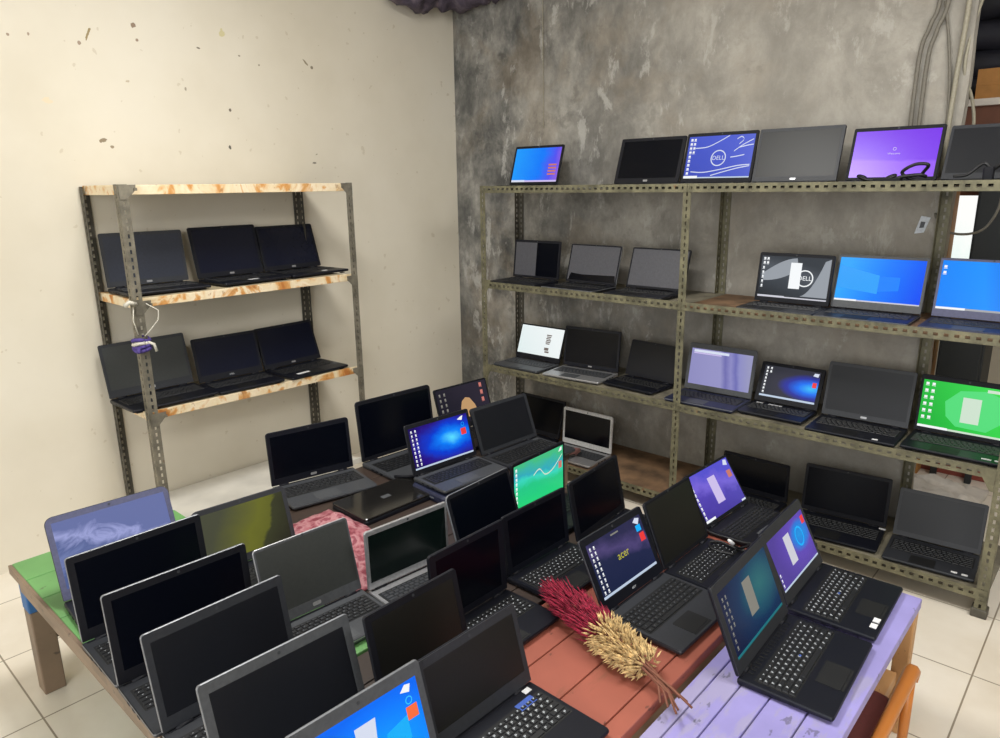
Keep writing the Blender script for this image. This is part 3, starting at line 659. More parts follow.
# back wall with a slightly ragged free end
mb = MB(); n = 40
for i in range(n):
    z0, z1 = 2.85*i/n, 2.85*(i+1)/n
    e0 = -.612+.012*noise.noise((0, 3.1, z0*5)); e1 = -.612+.012*noise.noise((0, 3.1, z1*5))
    P = [(-3.5, 3.33, z0), (e0, 3.33, z0), (e0, 3.39, z0), (-3.5, 3.39, z0), (-3.5, 3.33, z1), (e1, 3.33, z1), (e1, 3.39, z1), (-3.5, 3.39, z1)]
    mb.add(P, [(0, 1, 5, 4), (1, 2, 6, 5), (2, 3, 7, 6)]+([(3, 2, 1, 0)] if i == 0 else [])+([(4, 5, 6, 7)] if i == n-1 else []))
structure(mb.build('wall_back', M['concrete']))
mb = MB(); mb.box(-3.5, 2.7, -2.6, 6.0, 2.85, 2.95); structure(mb.build('ceiling', M['ceiling paint']))
mb = MB(); mb.box(2.6, 2.7, -2.6, 6.0, 0, 2.85); structure(mb.build('wall_right', M['side wall paint']))
mb = MB(); mb.box(-3.5, 2.7, 5.9, 6.0, 0, 2.85); structure(mb.build('wall_far', M['far wall paint']))

# ------------------------------------------------------------------ slotted angle racks
def steel(name, c, rust):
    m, nt, b = newmat(name)
    f = tex(nt, 14, 5, .65)
    nt.links.new(ramp(nt, [(.3, tuple(v*.72 for v in c)), (.5, c), (.66, tuple(min(255, v*1.18) for v in c)), (.74, rust)], f), b.inputs['Base Color'])
    b.inputs['Roughness'].default_value = .55; b.inputs['Metallic'].default_value = .25
    return m
M['olive steel'] = steel('olive grey slotted steel', (108, 104, 82), (120, 84, 52))
M['grey steel'] = steel('dull grey slotted steel', (118, 112, 98), (112, 86, 62))
M['dark steel'] = steel('dark slotted steel', (84, 80, 70), (96, 72, 50))
def peel():
    m, nt, b = newmat('peeling cream board')
    f = tex(nt, 7, 5, .6, stretch=(1, 1, .8), dist=.8); g = tex(nt, 30, 4, .6)
    c = ramp(nt, [(.34, (176, 108, 48)), (.43, (206, 150, 84)), (.48, (222, 200, 160)), (.56, (230, 214, 184)), (.61, (206, 156, 94)), (.68, (164, 100, 50))], f)
    c = mixc(nt, math_(nt, 'MULTIPLY', math_(nt, 'GREATER_THAN', g, .64), .5), c, (150, 100, 56))
    nt.links.new(c, b.inputs['Base Color']); b.inputs['Roughness'].default_value = .7
    return m
M['peeling board'] = peel()
mk('board underside', (172, 158, 128), .8, scale=6)
mk('dusty shelf', (112, 106, 90), .8, var=.25, scale=9)
mk('brown shelf', (118, 92, 68), .8, var=.25, scale=9)
mk('white sheet', (222, 218, 208), .7, scale=5)

def slotted(mb, p0, along, across, L, W, pitch=.03, slot=.016, sw=.008, mi=0):
    """a strip of slotted steel from p0: L long, W wide, with a row of real holes"""
    p0 = Vector(p0); a = Vector(along); c = Vector(across); n = max(1, int(L/pitch)); pt = L/n
    q0, q1 = W/2-sw/2, W/2+sw/2
    for i in range(n):
        t0, t3 = i*pt, (i+1)*pt; t1 = t0+(pt-slot)/2; t2 = t1+slot
        def quad(ta, tb, ca, cb): mb.add([p0+a*ta+c*ca, p0+a*tb+c*ca, p0+a*tb+c*cb, p0+a*ta+c*cb], [(0, 1, 2, 3)], mi)
        quad(t0, t3, 0, q0); quad(t0, t3, q1, W); quad(t0, t1, q0, q1); quad(t2, t3, q0, q1)
def post(x, y, z0, z1, sx, sy, W, mat, root, name='post'):
    """an upright angle: corner at x,y, flanges running sx along X and sy along Y"""
    mb = MB()
    slotted(mb, (x, y, z0), (0, 0, 1), (sx, 0, 0), z1-z0, W); slotted(mb, (x, y, z0), (0, 0, 1), (0, sy, 0), z1-z0, W)
    return mb.build(name, mat, root, solid=.002)

# --- rack by the cream wall
rack = empty('shelving_rack', (-3.15, 1.66, 0))
tag(rack, 'slotted steel rack with peeling cream shelf boards against the cream wall', 'shelf rack')
def at(root, *objs):
    for o in objs: o.location = -Vector(root.location)
L0 = rack
ps = [post(-2.966, 1.118, 0, 1.572, -1, 1, .036, M['grey steel'], L0), post(-2.966, 2.212, 0, 1.572, -1, -1, .036, M['grey steel'], L0),
      post(-3.352, 1.113, 0, 1.566, 1, 1, .036, M['dark steel'], L0), post(-3.352, 2.158, 0, 1.566, 1, -1, .036, M['dark steel'], L0)]
at(L0, *ps)
def board(zl, zr, th, mats, name='shelf_board', x0=-3.35, x1=-3.0, y0=1.155, y1=2.17):
    mb = MB()
    fn = lambda x, y, z: (x, y, (zl+(zr-zl)*(y-y0)/(y1-y0))-th*(1-z))
    mb.box(x0, x1-.012, y0, y1, .25, 1, 1, fn); mb.box(x1-.012, x1, y0-.036, y1+.04, 0, 1.0, 0, fn); mb.box(x0, x1-.012, y0-.03, y0, 0, 1, 0, fn)
    o = mb.build(name, mats, L0, bevel=.002); at(L0, o); return o
pb = [M['peeling board'], M['board underside']]
board(1.570, 1.570, .038, pb); board(1.1245, 1.1245, .036, pb); board(.6505, .6395, .036, pb)
board(.135, .135, .03, [M['white sheet'], M['white sheet']])
for (y, z) in ((1.14, 1.55), (2.19, 1.55), (1.14, 1.10), (2.19, 1.10), (1.14, .63), (2.19, .625)):
    mb = MB(); s = 1 if y < 1.5 else -1     # triangular gusset plates
    mb.add([(-2.962, y-.02*s, z+.02), (-2.962, y+.045*s, z+.02), (-2.962, y+.042*s, z-.0), (-2.962, y+.008*s, z-.035), (-2.962, y-.02*s, z-.035)], [(0, 1, 2, 3, 4)])
    mb.add([(-2.959, y+.035*s, z+.008), (-2.953, y+.035*s, z+.008), (-2.953, y+.045*s, z+.008), (-2.959, y+.045*s, z+.008), (-2.959, y+.035*s, z-.002), (-2.953, y+.035*s, z-.002), (-2.953, y+.045*s, z-.002), (-2.959, y+.045*s, z-.002)],
           [(0, 1, 2, 3), (4, 5, 6, 7), (0, 1, 5, 4), (1, 2, 6, 5), (2, 3, 7, 6), (3, 0, 4, 7)])
    o = mb.build('gusset', M['grey steel'], L0, solid=.002); at(L0, o)
# knotted tie and wire on the front post
mk('purple cloth', (74, 58, 128), .8, scale=60); mk('white wire', (205, 200, 186), .6)
mb = MB()
for k in range(4):
    z = .925+.013*k
    mb.tube([(-2.978+.034*math.cos(a)+.003*math.sin(3*a+k), 1.132+.03*math.sin(a), z+.005*math.sin(a*2+k)) for a in [i*2*PI/14 for i in range(15)]], .008, 6, 0 if k != 2 else 1)
mb.tube([(-2.95, 1.14, .96), (-2.938, 1.165, .945), (-2.94, 1.172, .915)], .006, 6, 1); mb.tube([(-2.95, 1.11, .94), (-2.935, 1.10, .92)], .008, 6, 0)
tag(mb.build('cloth_tie', [M['purple cloth'], M['white wire']], None, True), 'purple and white cloth tie knotted round the rack\'s front left post', 'tie')
mb = MB(); mb.tube([(-2.952, 1.16, 1.11), (-2.94, 1.20, 1.08), (-2.942, 1.195, 1.04), (-2.95, 1.16, 1.00), (-2.956, 1.14, .98)], .0022, 6)
mb.tube([(-2.952, 1.11, 1.10), (-2.945, 1.10, 1.05), (-2.952, 1.115, .99)], .0022, 6); mb.tube([(-2.95, 1.12, 1.112), (-2.935, 1.09, 1.125), (-2.945, 1.075, 1.11)], .009, 6)
tag(mb.build('wire', M['white wire'], None, True), 'thin pale wire looped on the front left post above the purple tie', 'wire')

# --- rack by the concrete wall
rack2 = empty('shelving_rack', (-1.5, 3.09, 0))
tag(rack2, 'long two-bay olive slotted steel rack against the bare concrete wall', 'shelf rack')
ps = [post(-2.722, 2.868, 0, 1.548, 1, 1, .036, M['olive steel'], rack2), post(-1.523, 2.868, 0, 1.548, 1, 1, .036, M['olive steel'], rack2), post(-.240, 2.868, 0, 1.548, -1, 1, .036, M['olive steel'], rack2),
      post(-2.84, 3.325, 0, 1.54, 1, -1, .036, M['dark steel'], rack2), post(-1.552, 3.325, 0, 1.54, 1, -1, .036, M['olive steel'], rack2), post(-.645, 3.325, 0, 1.54, 1, -1, .036, M['olive steel'], rack2)]
at(rack2, *ps)
mb = MB()
for (x, y) in ((-2.704, 2.886), (-1.505, 2.886), (-.258, 2.886)): 
    mb2 = MB(); mb2.box(x-.026, x+.026, y-.024, y+.026, 0, .035); o = mb2.build('post_foot', M['dark steel'], rack2, bevel=.004); at(rack2, o)
for zs, lipb, lipt in ((1.527, 1.512, 1.547), (1.022, 1.004, 1.041), (.558, .536, .573), (.10, .072, .112)):
    for bi, (xa, xb) in enumerate(((-2.70, -1.506), (-1.504, -.242))):
        mb = MB(); slotted(mb, (xa, 2.865, lipb), (1, 0, 0), (0, 0, 1), xb-xa, lipt-lipb, .032, .015, .011)
        mb.add([(xa, 2.865, lipb), (xb, 2.865, lipb), (xb, 2.90, lipb), (xa, 2.90, lipb)], [(0, 1, 2, 3)])
        o = mb.build('front_rail', M['olive steel'], rack2, solid=.002); at(rack2, o)
        mb = MB(); mb.box(xa, xb, 2.885, 3.322, zs-.012, zs)
        o = mb.build('shelf_board', M['brown shelf' if (bi, zs) in ((1, 1.022), (0, .10)) else 'dusty shelf'], rack2); at(rack2, o)
for x, s in ((-2.70, 1), (-1.523, 1), (-.276, -1)):
    for z in (1.50, .52, 1.0):
        mb = MB(); mb.add([(x, 2.863, z+.05), (x+.05*s, 2.863, z+.05), (x+.045*s, 2.863, z+.03), (x+.012*s, 2.863, z-.03), (x, 2.863, z-.03)], [(0, 1, 2, 3, 4)])
        if x == -1.523 or z == 1.50: continue
        o = mb.build('gusset', M['olive steel'], rack2, solid=.002); at(rack2, o)

# ------------------------------------------------------------------ painted tables
def paint(name, c, worn, wear=.62, amt=.8, sc_=5, stretch=(1, .25, 1)):
    m, nt, b = newmat(name)
    f = tex(nt, sc_, 6, .65, stretch=stretch)
    v = ramp(nt, [(.3, tuple(x*.86 for x in c)), (.65, tuple(min(255, x*1.07) for x in c))], tex(nt, 2.5, 5))
    k = ramp(nt, [(wear, (0, 0, 0)), (wear+.04, (255, 255, 255))], f)
    g = ramp(nt, [(.66, (0, 0, 0)), (.69, (255, 255, 255))], tex(nt, 34, 3, .6, stretch=(1, .5, 1)))
    c1 = mixc(nt, math_(nt, 'MULTIPLY', k, amt), v, worn); c2 = mixc(nt, math_(nt, 'MULTIPLY', g, .6), c1, tuple(x*.5 for x in worn))
    nt.links.new(c2, b.inputs['Base Color']); b.inputs['Roughness'].default_value = .5
    bump(nt, b, f, .2, .004)
    return m
M['green paint'] = paint('worn green table paint', (104, 158, 92), (150, 158, 108), .6)
M['red paint'] = paint('worn brick red bench paint', (152, 84, 68), (124, 78, 58), .6, .6)
M['purple paint'] = paint('worn lilac bench paint', (150, 142, 200), (158, 152, 176), .56, .6, 9)
M['raw wood'] = paint('raw grey brown wood', (128, 108, 88), (100, 84, 68), .55, .6)
M['dark wood'] = paint('dark stained wood', (58, 46, 40), (40, 33, 30), .6, .6)
M['tan wood'] = paint('tan varnished wood', (196, 148, 96), (170, 120, 72), .6, .6, 8, (2, 2, .3))
mk('blue paint', (44, 96, 150), .6, scale=12)
def table(name, label, x0, x1, y0, y1, z, planks, paintkey, wood, th=.03, edge=None, w=.062, apron=True):
    t = empty(name, ((x0+x1)/2, (y0+y1)/2, 0)); tag(t, label, 'table')
    mb = MB()
    for a, b in planks: mb.box(a+.0015, b-.0015, y0, y1, z-th, z, 0)
    o = mb.build('tabletop', [M[paintkey]], t, bevel=.003); at(t, o)
    mb = MB(); e = .0; mb.box(x0+.03, x1-.03, y0+.004, y0+.03, z-th-.055, z-th); mb.box(x0+.03, x1-.03, y1-.03, y1-.004, z-th-.055, z-th)
    if apron: mb.box(x0+.015, x0+.035, y0+.02, y1-.02, z-th-.055, z-th); mb.box(x1-.035, x1-.015, y0+.02, y1-.02, z-th-.055, z-th)
    o = mb.build('apron', M[wood], t); at(t, o)
    for lx in (x0+.01, x1-.004-w):
        for ly in (y0+.006, y1-.006-w):
            mb = MB(); mb.box(lx, lx+w, ly, ly+w, 0, z-th-.12 if edge else z-th); 
            if edge: mb.box(lx-.001, lx+w+.001, ly-.001, ly+w+.001, z-th-.12, z-th, 1)
            o = mb.build('leg', [M[wood], M['blue paint']], t, bevel=.004); at(t, o)
    for lx in (x0+.025, x1-.055):
        mb = MB(); mb.box(lx, lx+.03, y0+.07, y1-.07, .17, .21); o = mb.build('stretcher', M[wood], t, bevel=.003); at(t, o)
    return t
gp = [-2.457+1.165*i/8 for i in range(9)]
tg = table('green_table', 'low worn green wooden table with blue-topped legs, under the front laptops', -2.457, -1.292, .462, .965, .44, list(zip(gp, gp[1:])), 'green paint', 'raw wood', edge=True)
mb = MB(); mb.box(-2.455, -1.294, .452, .4615, .412, .4385); o = mb.build('edge_strip', M['raw wood'], tg); at(tg, o)
rp = [-1.085, -.945, -.822, -.702, -.655]
table('red_bench', 'low brick red plank bench under the dried flowers', -1.085, -.655, .40, 2.20, .44, list(zip(rp, rp[1:])), 'red paint', 'raw wood')
bp = [-2.27, -2.13, -1.99, -1.85, -1.71]
table('brown_table', 'low dark-topped wooden table by the cream rack, under the deep blue screen laptop', -2.27, -1.71, .968, 2.33, .44, list(zip(bp, bp[1:])), 'dark wood', 'raw wood')
cp_ = [-1.70, -1.565, -1.43, -1.295]
table('grey_bench', 'low dark-topped wooden bench carrying the laptop with the green lit screen', -1.70, -1.295, .968, 2.02, .44, list(zip(cp_, cp_[1:])), 'dark wood', 'raw wood')
table('dark_bench', 'narrow dark stained bench squeezed between the green table and the red planks', -1.286, -1.094, .462, 2.02, .44, [(-1.286, -1.19), (-1.19, -1.094)], 'dark wood', 'dark wood', apron=False, w=.05)
pp = [-.642, -.606, -.548, -.481, -.40, -.318]
table('purple_bench', 'low lilac plank bench carrying two thick black laptops on the right', -.642, -.318, .55, 2.095, .42, list(zip(pp, pp[1:])), 'purple paint', 'tan wood', w=.042, apron=False)

# ------------------------------------------------------------------ things lying about
# navy case under the deep blue laptop
z, x, y, yaw, w, h, d, phi = F['V3']
c = empty('carry_case', (x, y, .44), yaw); tag(c, 'flat navy case lying under the laptop with the deep blue screen', 'case')
mb = MB(); mb.prism(rr(-w/2-.012, w/2, -.005, d+.004, .012), 0, .034, lambda u, v, n: (v, u, n), 0, .004); body = mb.build('body', M['navy plastic'], c)
mb = MB(); mb.box(.03, d-.05, -w/2-.0135, -w/2-.0115, .014, .018); mb.build('zip', M['legend dim'], c)
# closed laptop lying flat
c = empty('laptop', (-2.02, 1.50, .44), -.03); tag(c, 'closed glossy laptop lying flat in front of the grey-keyed laptop', 'laptop', GT_)
top = lambda u, v, n: (v, u, n)
mb = MB(); mb.prism(rr(-.165, .165, 0, .205, .01), 0, .016, top, 0, .002); mb.build('base', M['black plastic'], c)
mb = MB(); mb.prism(rr(-.165, .165, 0, .205, .012), .0172, .025, top, 0, .002); ld = mb.build('lid', M['lid gloss'], c)
mb = MB(); mb.box(.09, .112, -.018, .018, .0248, .0255); mb.build('logo', M['grey bezel'], ld)
for s in (-1, 1):
    mb = MB(); mb.tube([(.004, s*.12-.02, .017), (.004, s*.12+.02, .017)], .006, 8); mb.build('hinge', M['soft black'], c, True)
# pink crumpled cloth
def cloth(name, x0, x1, y0, y1, z, amp, mat, seed, nx=34, ny=26):
    mb = MB(); vs = []
    for i in range(nx+1):
        for j in range(ny+1):
            u, v = i/nx, j/ny; e = min(u, 1-u, v, 1-v)
            q = Vector((u*5+seed, v*5, seed))
            hgt = amp*(abs(noise.noise(q))*.9+abs(noise.noise(q*2.3))*.5+.25)*min(1, e*5)+.003
            vs.append((x0+(x1-x0)*u+.012*noise.noise(q*1.7+Vector((9, 0, 0))), y0+(y1-y0)*v+.014*noise.noise(q*1.5), z+hgt))
    fs = [(i*(ny+1)+j, (i+1)*(ny+1)+j, (i+1)*(ny+1)+j+1, i*(ny+1)+j+1) for i in range(nx) for j in range(ny)]
    mb.add(vs, fs); return mb.build(name, mat, None, True, solid=.003)
m, nt, b = newmat('pink patterned cloth')
nt.links.new(ramp(nt, [(.38, (120, 48, 60)), (.46, (158, 92, 100)), (.56, (178, 128, 132)), (.64, (134, 64, 76))], tex(nt, 22, 3)), b.inputs['Base Color']); b.inputs['Roughness'].default_value = .8
M['pink cloth'] = m
tag(cloth('cloth', -2.02, -1.50, 1.02, 1.33, .441, .04, M['pink cloth'], 3.3), 'crumpled pink cloth between the two silver-framed laptops', 'cloth')
# pen
mb = MB(); P0 = Vector((-2.03, 1.63, .468)); P1 = Vector((-1.93, 1.70, .474))
p = empty('pen', (0, 0, 0)); tag(p, 'black pen with a pale end lying on the grey keyboards near the cream rack', 'pen')
mb.tube([P0.lerp(P1, t) for t in (0, .3, .8)], .006, 8); mb.build('barrel', M['soft black'], p, True)
mb = MB(); mb.tube([P0.lerp(P1, t) for t in (.8, .9, 1)], [.006, .005, .0025], 8); mb.build('tip', M['sticker white'], p, True)

# dried flowers
mk('crimson plume', (128, 22, 48), .85, var=.35, scale=120); mk('wheat', (190, 162, 112), .8, var=.25, scale=90); mk('dry stem', (120, 74, 56), .8)
fl = empty('dried_flower_bunch', (-.9, 1.32, .46)); tag(fl, 'bunch of dried flowers, crimson plumes and pale wheat heads, on the red planks', 'dried flowers')
A = Vector((-1.055, 1.365, .492)); B = Vector((-.66, 1.255, .478)); ax = (B-A).normalized(); up = Vector((0, 0, 1)); sd = ax.cross(up).normalized(); up = sd.cross(ax)
def spike(mb, p, dr, L, r, mi=0):
    dr = dr.normalized(); a = dr.orthogonal().normalized(); b_ = dr.cross(a)
    m_ = p+dr*L*.35
    mb.add([p, m_+a*r, m_+b_*r, m_-a*r, m_-b_*r, p+dr*L], [(0, 2, 1), (0, 3, 2), (0, 4, 3), (0, 1, 4), (5, 1, 2), (5, 2, 3), (5, 3, 4), (5, 4, 1)], mi)
mb = MB(); Lg = (B-A).length
for i in range(900):
    t = random.random()**.9*.52; an = random.random()*2*PI; rad = (.012+.034*min(1, t/.14))*math.sqrt(random.random())
    p = A+ax*(t*Lg)+(sd*math.cos(an)*1.0+up*math.sin(an)*.75)*rad
    dr = -ax*1.0+(sd*math.cos(an)+up*math.sin(an)*.7)*random.uniform(.1, .55)
    if p.z > .466: spike(mb, p, dr, random.uniform(.025, .05), .0022)
o = mb.build('crimson_plume', M['crimson plume'], fl); at(fl, o)
mb = MB()
for i in range(900):
    t = .50+random.random()*.38; an = random.random()*2*PI; q = (t-.5)/.38; rad = (.05-.012*q)*math.sqrt(random.random())
    p = A+ax*(t*Lg)+(sd*math.cos(an)+up*math.sin(an)*.75)*rad
    dr = -ax*random.uniform(.0, .9)+(sd*math.cos(an)+up*math.sin(an)*.8)*random.uniform(.4, 1.0)
    if p.z > .455: spike(mb, p, dr, random.uniform(.016, .028), .0028)
o = mb.build('wheat_heads', M['wheat'], fl); at(fl, o)
mb = MB()
for i in range(9):
    an = i*.9; o1 = (sd*math.cos(an)+up*math.sin(an))*.012; o2 = (sd*math.cos(an*2.1))*.016
    mb.tube([A+ax*Lg*.5+o1, A+ax*Lg*.85+o1*.8, A+ax*(Lg*1.0+.004*i)+o2*.6-up*.012, A+ax*(Lg*1.08+.006*i)+o2*1.6+sd*.01-up*.022], .0028, 6)
o = mb.build('stems', M['dry stem'], fl, True); at(fl, o)
# small dried tassel on the white laptop
mk('dusty pink reed', (146, 104, 98), .85, var=.3, scale=150)
mb = MB(); p0 = Vector((-2.15, 3.02, .135))
for i in range(60):
    an = random.uniform(-1, 1); spike(mb, p0+Vector((random.uniform(-.008, .008), 0, random.uniform(0, .02))), Vector((an*.5-.1, -1.0, random.uniform(-.02, .18))), random.uniform(.07, .12), .004)
tag(mb.build('dried_tassel', M['dusty pink reed']), 'small dusty pink dried tassel on the white-framed laptop', 'dried flowers')

# ------------------------------------------------------------------ cables
mk('black cable', (17, 17, 19), .5); mk('grey cable', (112, 107, 96), .6); mk('beige cable', (150, 144, 126), .6)
def spline(pts, n=7):
    out = []; pts = [Vector(p) for p in pts]
    for i in range(len(pts)-1):
        p0, p1, p2, p3 = pts[max(i-1, 0)], pts[i], pts[i+1], pts[min(i+2, len(pts)-1)]
        for k in range(n):
            t = k/n; out.append(.5*((2*p1)+(-p0+p2)*t+(2*p0-5*p1+4*p2-p3)*t*t+(-p0+3*p1-3*p2+p3)*t**3))
    out.append(pts[-1]); return out
def cable(name, pts, r, mat, label, cat='cable'):
    mb = MB(); mb.tube(spline(pts), r, 8); return tag(mb.build(name, M[mat], None, True), label, cat)
# coil in front of the purple screen
mb = MB()
loop = [(-.86+.04*t+(.035)*math.cos(t*2.6), 2.93+.018*math.sin(t*2.6), 1.545+.022*abs(math.sin(t*1.7))) for t in [i*.42 for i in range(13)]]
pc = empty('charging_cable', (0, 0, 0)); tag(pc, 'coiled black power cord lying in front of the purple screen', 'cable')
mb.tube(spline(loop+[(-.64, 2.94, 1.57), (-.62, 2.92, 1.60), (-.66, 2.91, 1.602), (-.70, 2.92, 1.575), (-.66, 2.93, 1.55), (-.60, 2.93, 1.545)]), .006, 8); mb.build('cord', M['black cable'], pc, True)
mb = MB(); mb.box(-.79, -.70, 2.905, 2.945, 1.528, 1.558); mb.build('adapter', M['soft black'], pc, bevel=.004)
pc = empty('power_plug', (0, 0, 0)); tag(pc, 'black power plug and lead in front of the rightmost top-shelf laptop', 'plug')
mb = MB(); mb.box(-.455, -.425, 2.905, 2.94, 1.528, 1.59); mb.build('plug', M['soft black'], pc, bevel=.006)
mb = MB(); mb.tube(spline([(-.44, 2.93, 1.585), (-.46, 2.925, 1.60), (-.50, 2.92, 1.565), (-.54, 2.92, 1.56)]), .005, 8); mb.tube(spline([(-.43, 2.93, 1.58), (-.40, 2.92, 1.60), (-.36, 2.92, 1.60), (-.30, 2.92, 1.54)]), .006, 8); mb.build('lead', M['black cable'], pc, True)
# leads round the violet laptop
def plug_cable(pts, label, r=.004):
    e = empty('charging_cable', (0, 0, 0)); tag(e, label, 'cable')
    sp = spline(pts); mb = MB(); mb.tube(sp, r, 8); mb.build('cord', M['black cable'], e, True)
    a, b_ = sp[0], (sp[0]-sp[2]).normalized(); mb = MB(); mb.tube([a-b_*.002, a+b_*.014, a+b_*.02], [.006, .006, .003], 8); mb.build('connector', M['sticker white'], e, True)
plug_cable([(-.955, 2.005, .475), (-.90, 1.99, .468), (-.84, 1.985, .472), (-.79, 1.995, .468), (-.75, 2.02, .466), (-.70, 2.06, .446)], 'black charging cable running along the violet laptop\'s left edge')
plug_cable([(-.715, 1.99, .475), (-.74, 1.96, .468), (-.80, 1.945, .468), (-.85, 1.95, .47), (-.875, 1.93, .466), (-.85, 1.90, .464), (-.79, 1.91, .464)], 'black charging cable looping over the keys next to the violet laptop')
plug_cable([(-.80, 1.925, .49), (-.785, 1.94, .475), (-.77, 1.985, .472), (-.76, 2.04, .47), (-.72, 2.10, .468), (-.69, 2.17, .446)], 'short charging cable with white connector crossing the violet laptop\'s palmrest')
cable('cable', [(-.64, 2.84, .2), (-.66, 2.83, .22), (-.72, 2.80, .235), (-.79, 2.84, .225), (-.83, 2.90, .13)], .004, 'black cable', 'thin black cable arching before the middle laptop of the lowest shelf') if False else None
# wall cables
cable('cable', [(-.735, 3.318, 2.84), (-.735, 3.318, 2.25), (-.76, 3.318, 2.12), (-.785, 3.318, 2.0), (-.785, 3.318, 1.56)], .008, 'grey cable', 'thick grey cable bending down the concrete wall, left of a twin')
cable('cable', [(-.705, 3.318, 2.84), (-.705, 3.318, 2.25), (-.735, 3.318, 2.1), (-.755, 3.318, 1.98), (-.755, 3.318, 1.56)], .008, 'grey cable', 'thick grey cable bending down the concrete wall, right of a twin')
cable('cable', [(-.72, 3.32, 2.2), (-.69, 3.32, 2.05), (-.665, 3.32, 1.85), (-.66, 3.32, 1.56)], .005, 'grey cable', 'thin grey cable slanting from the thick twin cables to the wall end')
cable('cable', [(-.60, 3.40, 2.84), (-.60, 3.38, 2.3), (-.622, 3.34, 2.1), (-.628, 3.33, 1.95), (-.60, 3.38, 1.85), (-.585, 3.40, 1.75), (-.592, 3.40, 1.60)], .006, 'beige cable', 'pale cable hanging down the free end of the concrete wall')
cable('pipe', [(-.640, 3.315, 2.84), (-.64, 3.315, 2.2), (-.65, 3.315, 1.9), (-.655, 3.315, 1.56)], .009, 'beige cable', 'pale conduit running down the wall end beside the hanging cable', 'pipe')
cable('cable', [(-.66, 3.325, 1.42), (-.64, 3.36, 1.36), (-.58, 3.42, 1.335), (-.52, 3.5, 1.35), (-.48, 3.5, 1.42), (-.47, 3.5, 1.5)], .005, 'grey cable', 'thin dark cable sagging across the bright gap past the wall end')
cable('string', [(-2.66, 3.322, 2.84), (-2.655, 3.322, 2.3), (-2.65, 3.322, 1.86)], .0022, 'beige cable', 'thin pale string hanging down the concrete wall above the small blue screen', 'string')
# small pale tag on the wall
e = empty('wall_tag', (-.704, 3.328, 1.373)); tag(e, 'small pale tag stuck on the concrete wall under the purple screen', 'tag')
mb = MB(); mb.add([(-.022, 0, -.035), (.012, 0, -.03), (.03, 0, .03), (-.004, 0, .036)], [(0, 1, 2, 3)]); mb.build('card', M['legend'], e, solid=.003)
mb = MB(); mb.add([(-.006, -.003, -.012), (.01, -.003, -.01), (.014, -.003, .012), (-.002, -.003, .014)], [(0, 1, 2, 3)]); mb.build('print', M['dark grey shell'], e, solid=.001)

# ------------------------------------------------------------------ torn tarp in the ceiling corner
m, nt, b = newmat('dusty torn tarpaulin')
nt.links.new(ramp(nt, [(.3, (44, 40, 50)), (.5, (78, 68, 82)), (.62, (104, 94, 104)), (.72, (150, 112, 116))], tex(nt, 9, 6, .7, dist=1)), b.inputs['Base Color']); b.inputs['Roughness'].default_value = .8
bump(nt, b, tex(nt, 16, 5), .6, .02)
path = spline([(-3.27, 2.79, 2.64), (-3.26, 2.9, 2.60), (-3.25, 3.05, 2.63), (-3.22, 3.2, 2.64), (-3.08, 3.25, 2.65), (-2.95, 3.26, 2.66), (-2.8, 3.28, 2.69), (-2.6, 3.29, 2.74)], 8)
mb = MB(); n = 18; o_ = len(mb.v)
for i, p in enumerate(path):
    t = (path[min(i+1, len(path)-1)]-path[max(i-1, 0)]).normalized(); s_ = t.cross(Vector((0, 0, 1))).normalized(); u_ = s_.cross(t)
    base = .10 if 2 < i < len(path)-6 else (.075 if i <= 2 else .06)
    for j in range(n):
        a = 2*PI*j/n; q = p+(s_*math.cos(a)*.8+u_*math.sin(a))*base
        q += (s_*math.cos(a)+u_*math.sin(a))*(.045*noise.noise(q*9)+.03*noise.noise(q*23)+.03*abs(noise.noise(q*5)))
        q.x = max(q.x, -3.358); q.y = min(q.y, 3.328); q.z = min(q.z, 2.845); mb.v.append(tuple(q))
for i in range(len(path)-1):
    for j in range(n): mb.f.append([i*n+j, i*n+(j+1) % n, (i+1)*n+(j+1) % n, (i+1)*n+j]); mb.m.append(0)
mb.f.append(list(range(n))); mb.m.append(0); mb.f.append([(len(path)-1)*n+j for j in range(n)]); mb.m.append(0)
tag(mb.build('tarpaulin', m, None, True), 'bundled dusty dark tarpaulin wedged along the ceiling corner', 'tarpaulin')

# ------------------------------------------------------------------ beyond the free end of the concrete wall
mk('dark cloth', (30, 30, 38), .6, var=.3, scale=8); mk('cardboard', (176, 124, 66), .8, scale=14); mk('rust board', (104, 66, 50), .8, scale=12); mk('black panel', (30, 33, 34), .6)
mk('red crate', (128, 58, 44), .6, scale=10); mk('white sack', (206, 198, 188), .8, scale=16); mk('orange wood', (192, 118, 52), .35, scale=14, stretch=(1, .2, 1)); mk('maroon', (92, 38, 34), .7)
# bright window in the far room
w_ = empty('window_1', (-.76, 4.35, 1.25)); structure(w_)
mb = MB(); mb.box(-.17, .10, 0, .04, -.13, .2)
M['daylight pane'] = emit_grad('daylight pane', [(0, (150, 226, 206)), (.35, (180, 240, 224)), (.6, (225, 250, 242)), (1, (255, 255, 252))], ang=1.2, noise_amt=.5, k=1.0)
mb = MB(); mb.add([(-.17, 0, -.5), (.11, 0, -.5), (.11, 0, .22), (-.17, 0, .22)], [(0, 1, 2, 3)], 0, uv=[(0, 0), (1, 0), (1, 1), (0, 1)]); mb.build('pane', M['daylight pane'], w_, solid=.01)
mb = MB()
for a in ((-.2, -.17, -.53, .25), (.11, .14, -.53, .25), (-.2, .14, .22, .25), (-.2, .14, -.53, -.5)): mb.box(a[0], a[1], -.02, .03, a[2], a[3])
mb.build('window_frame', M['rust board'], w_)
bx = empty('storage_box', (-.80, 4.2, 1.37)); tag(bx, 'brown cardboard piece standing against the bright window', 'box')
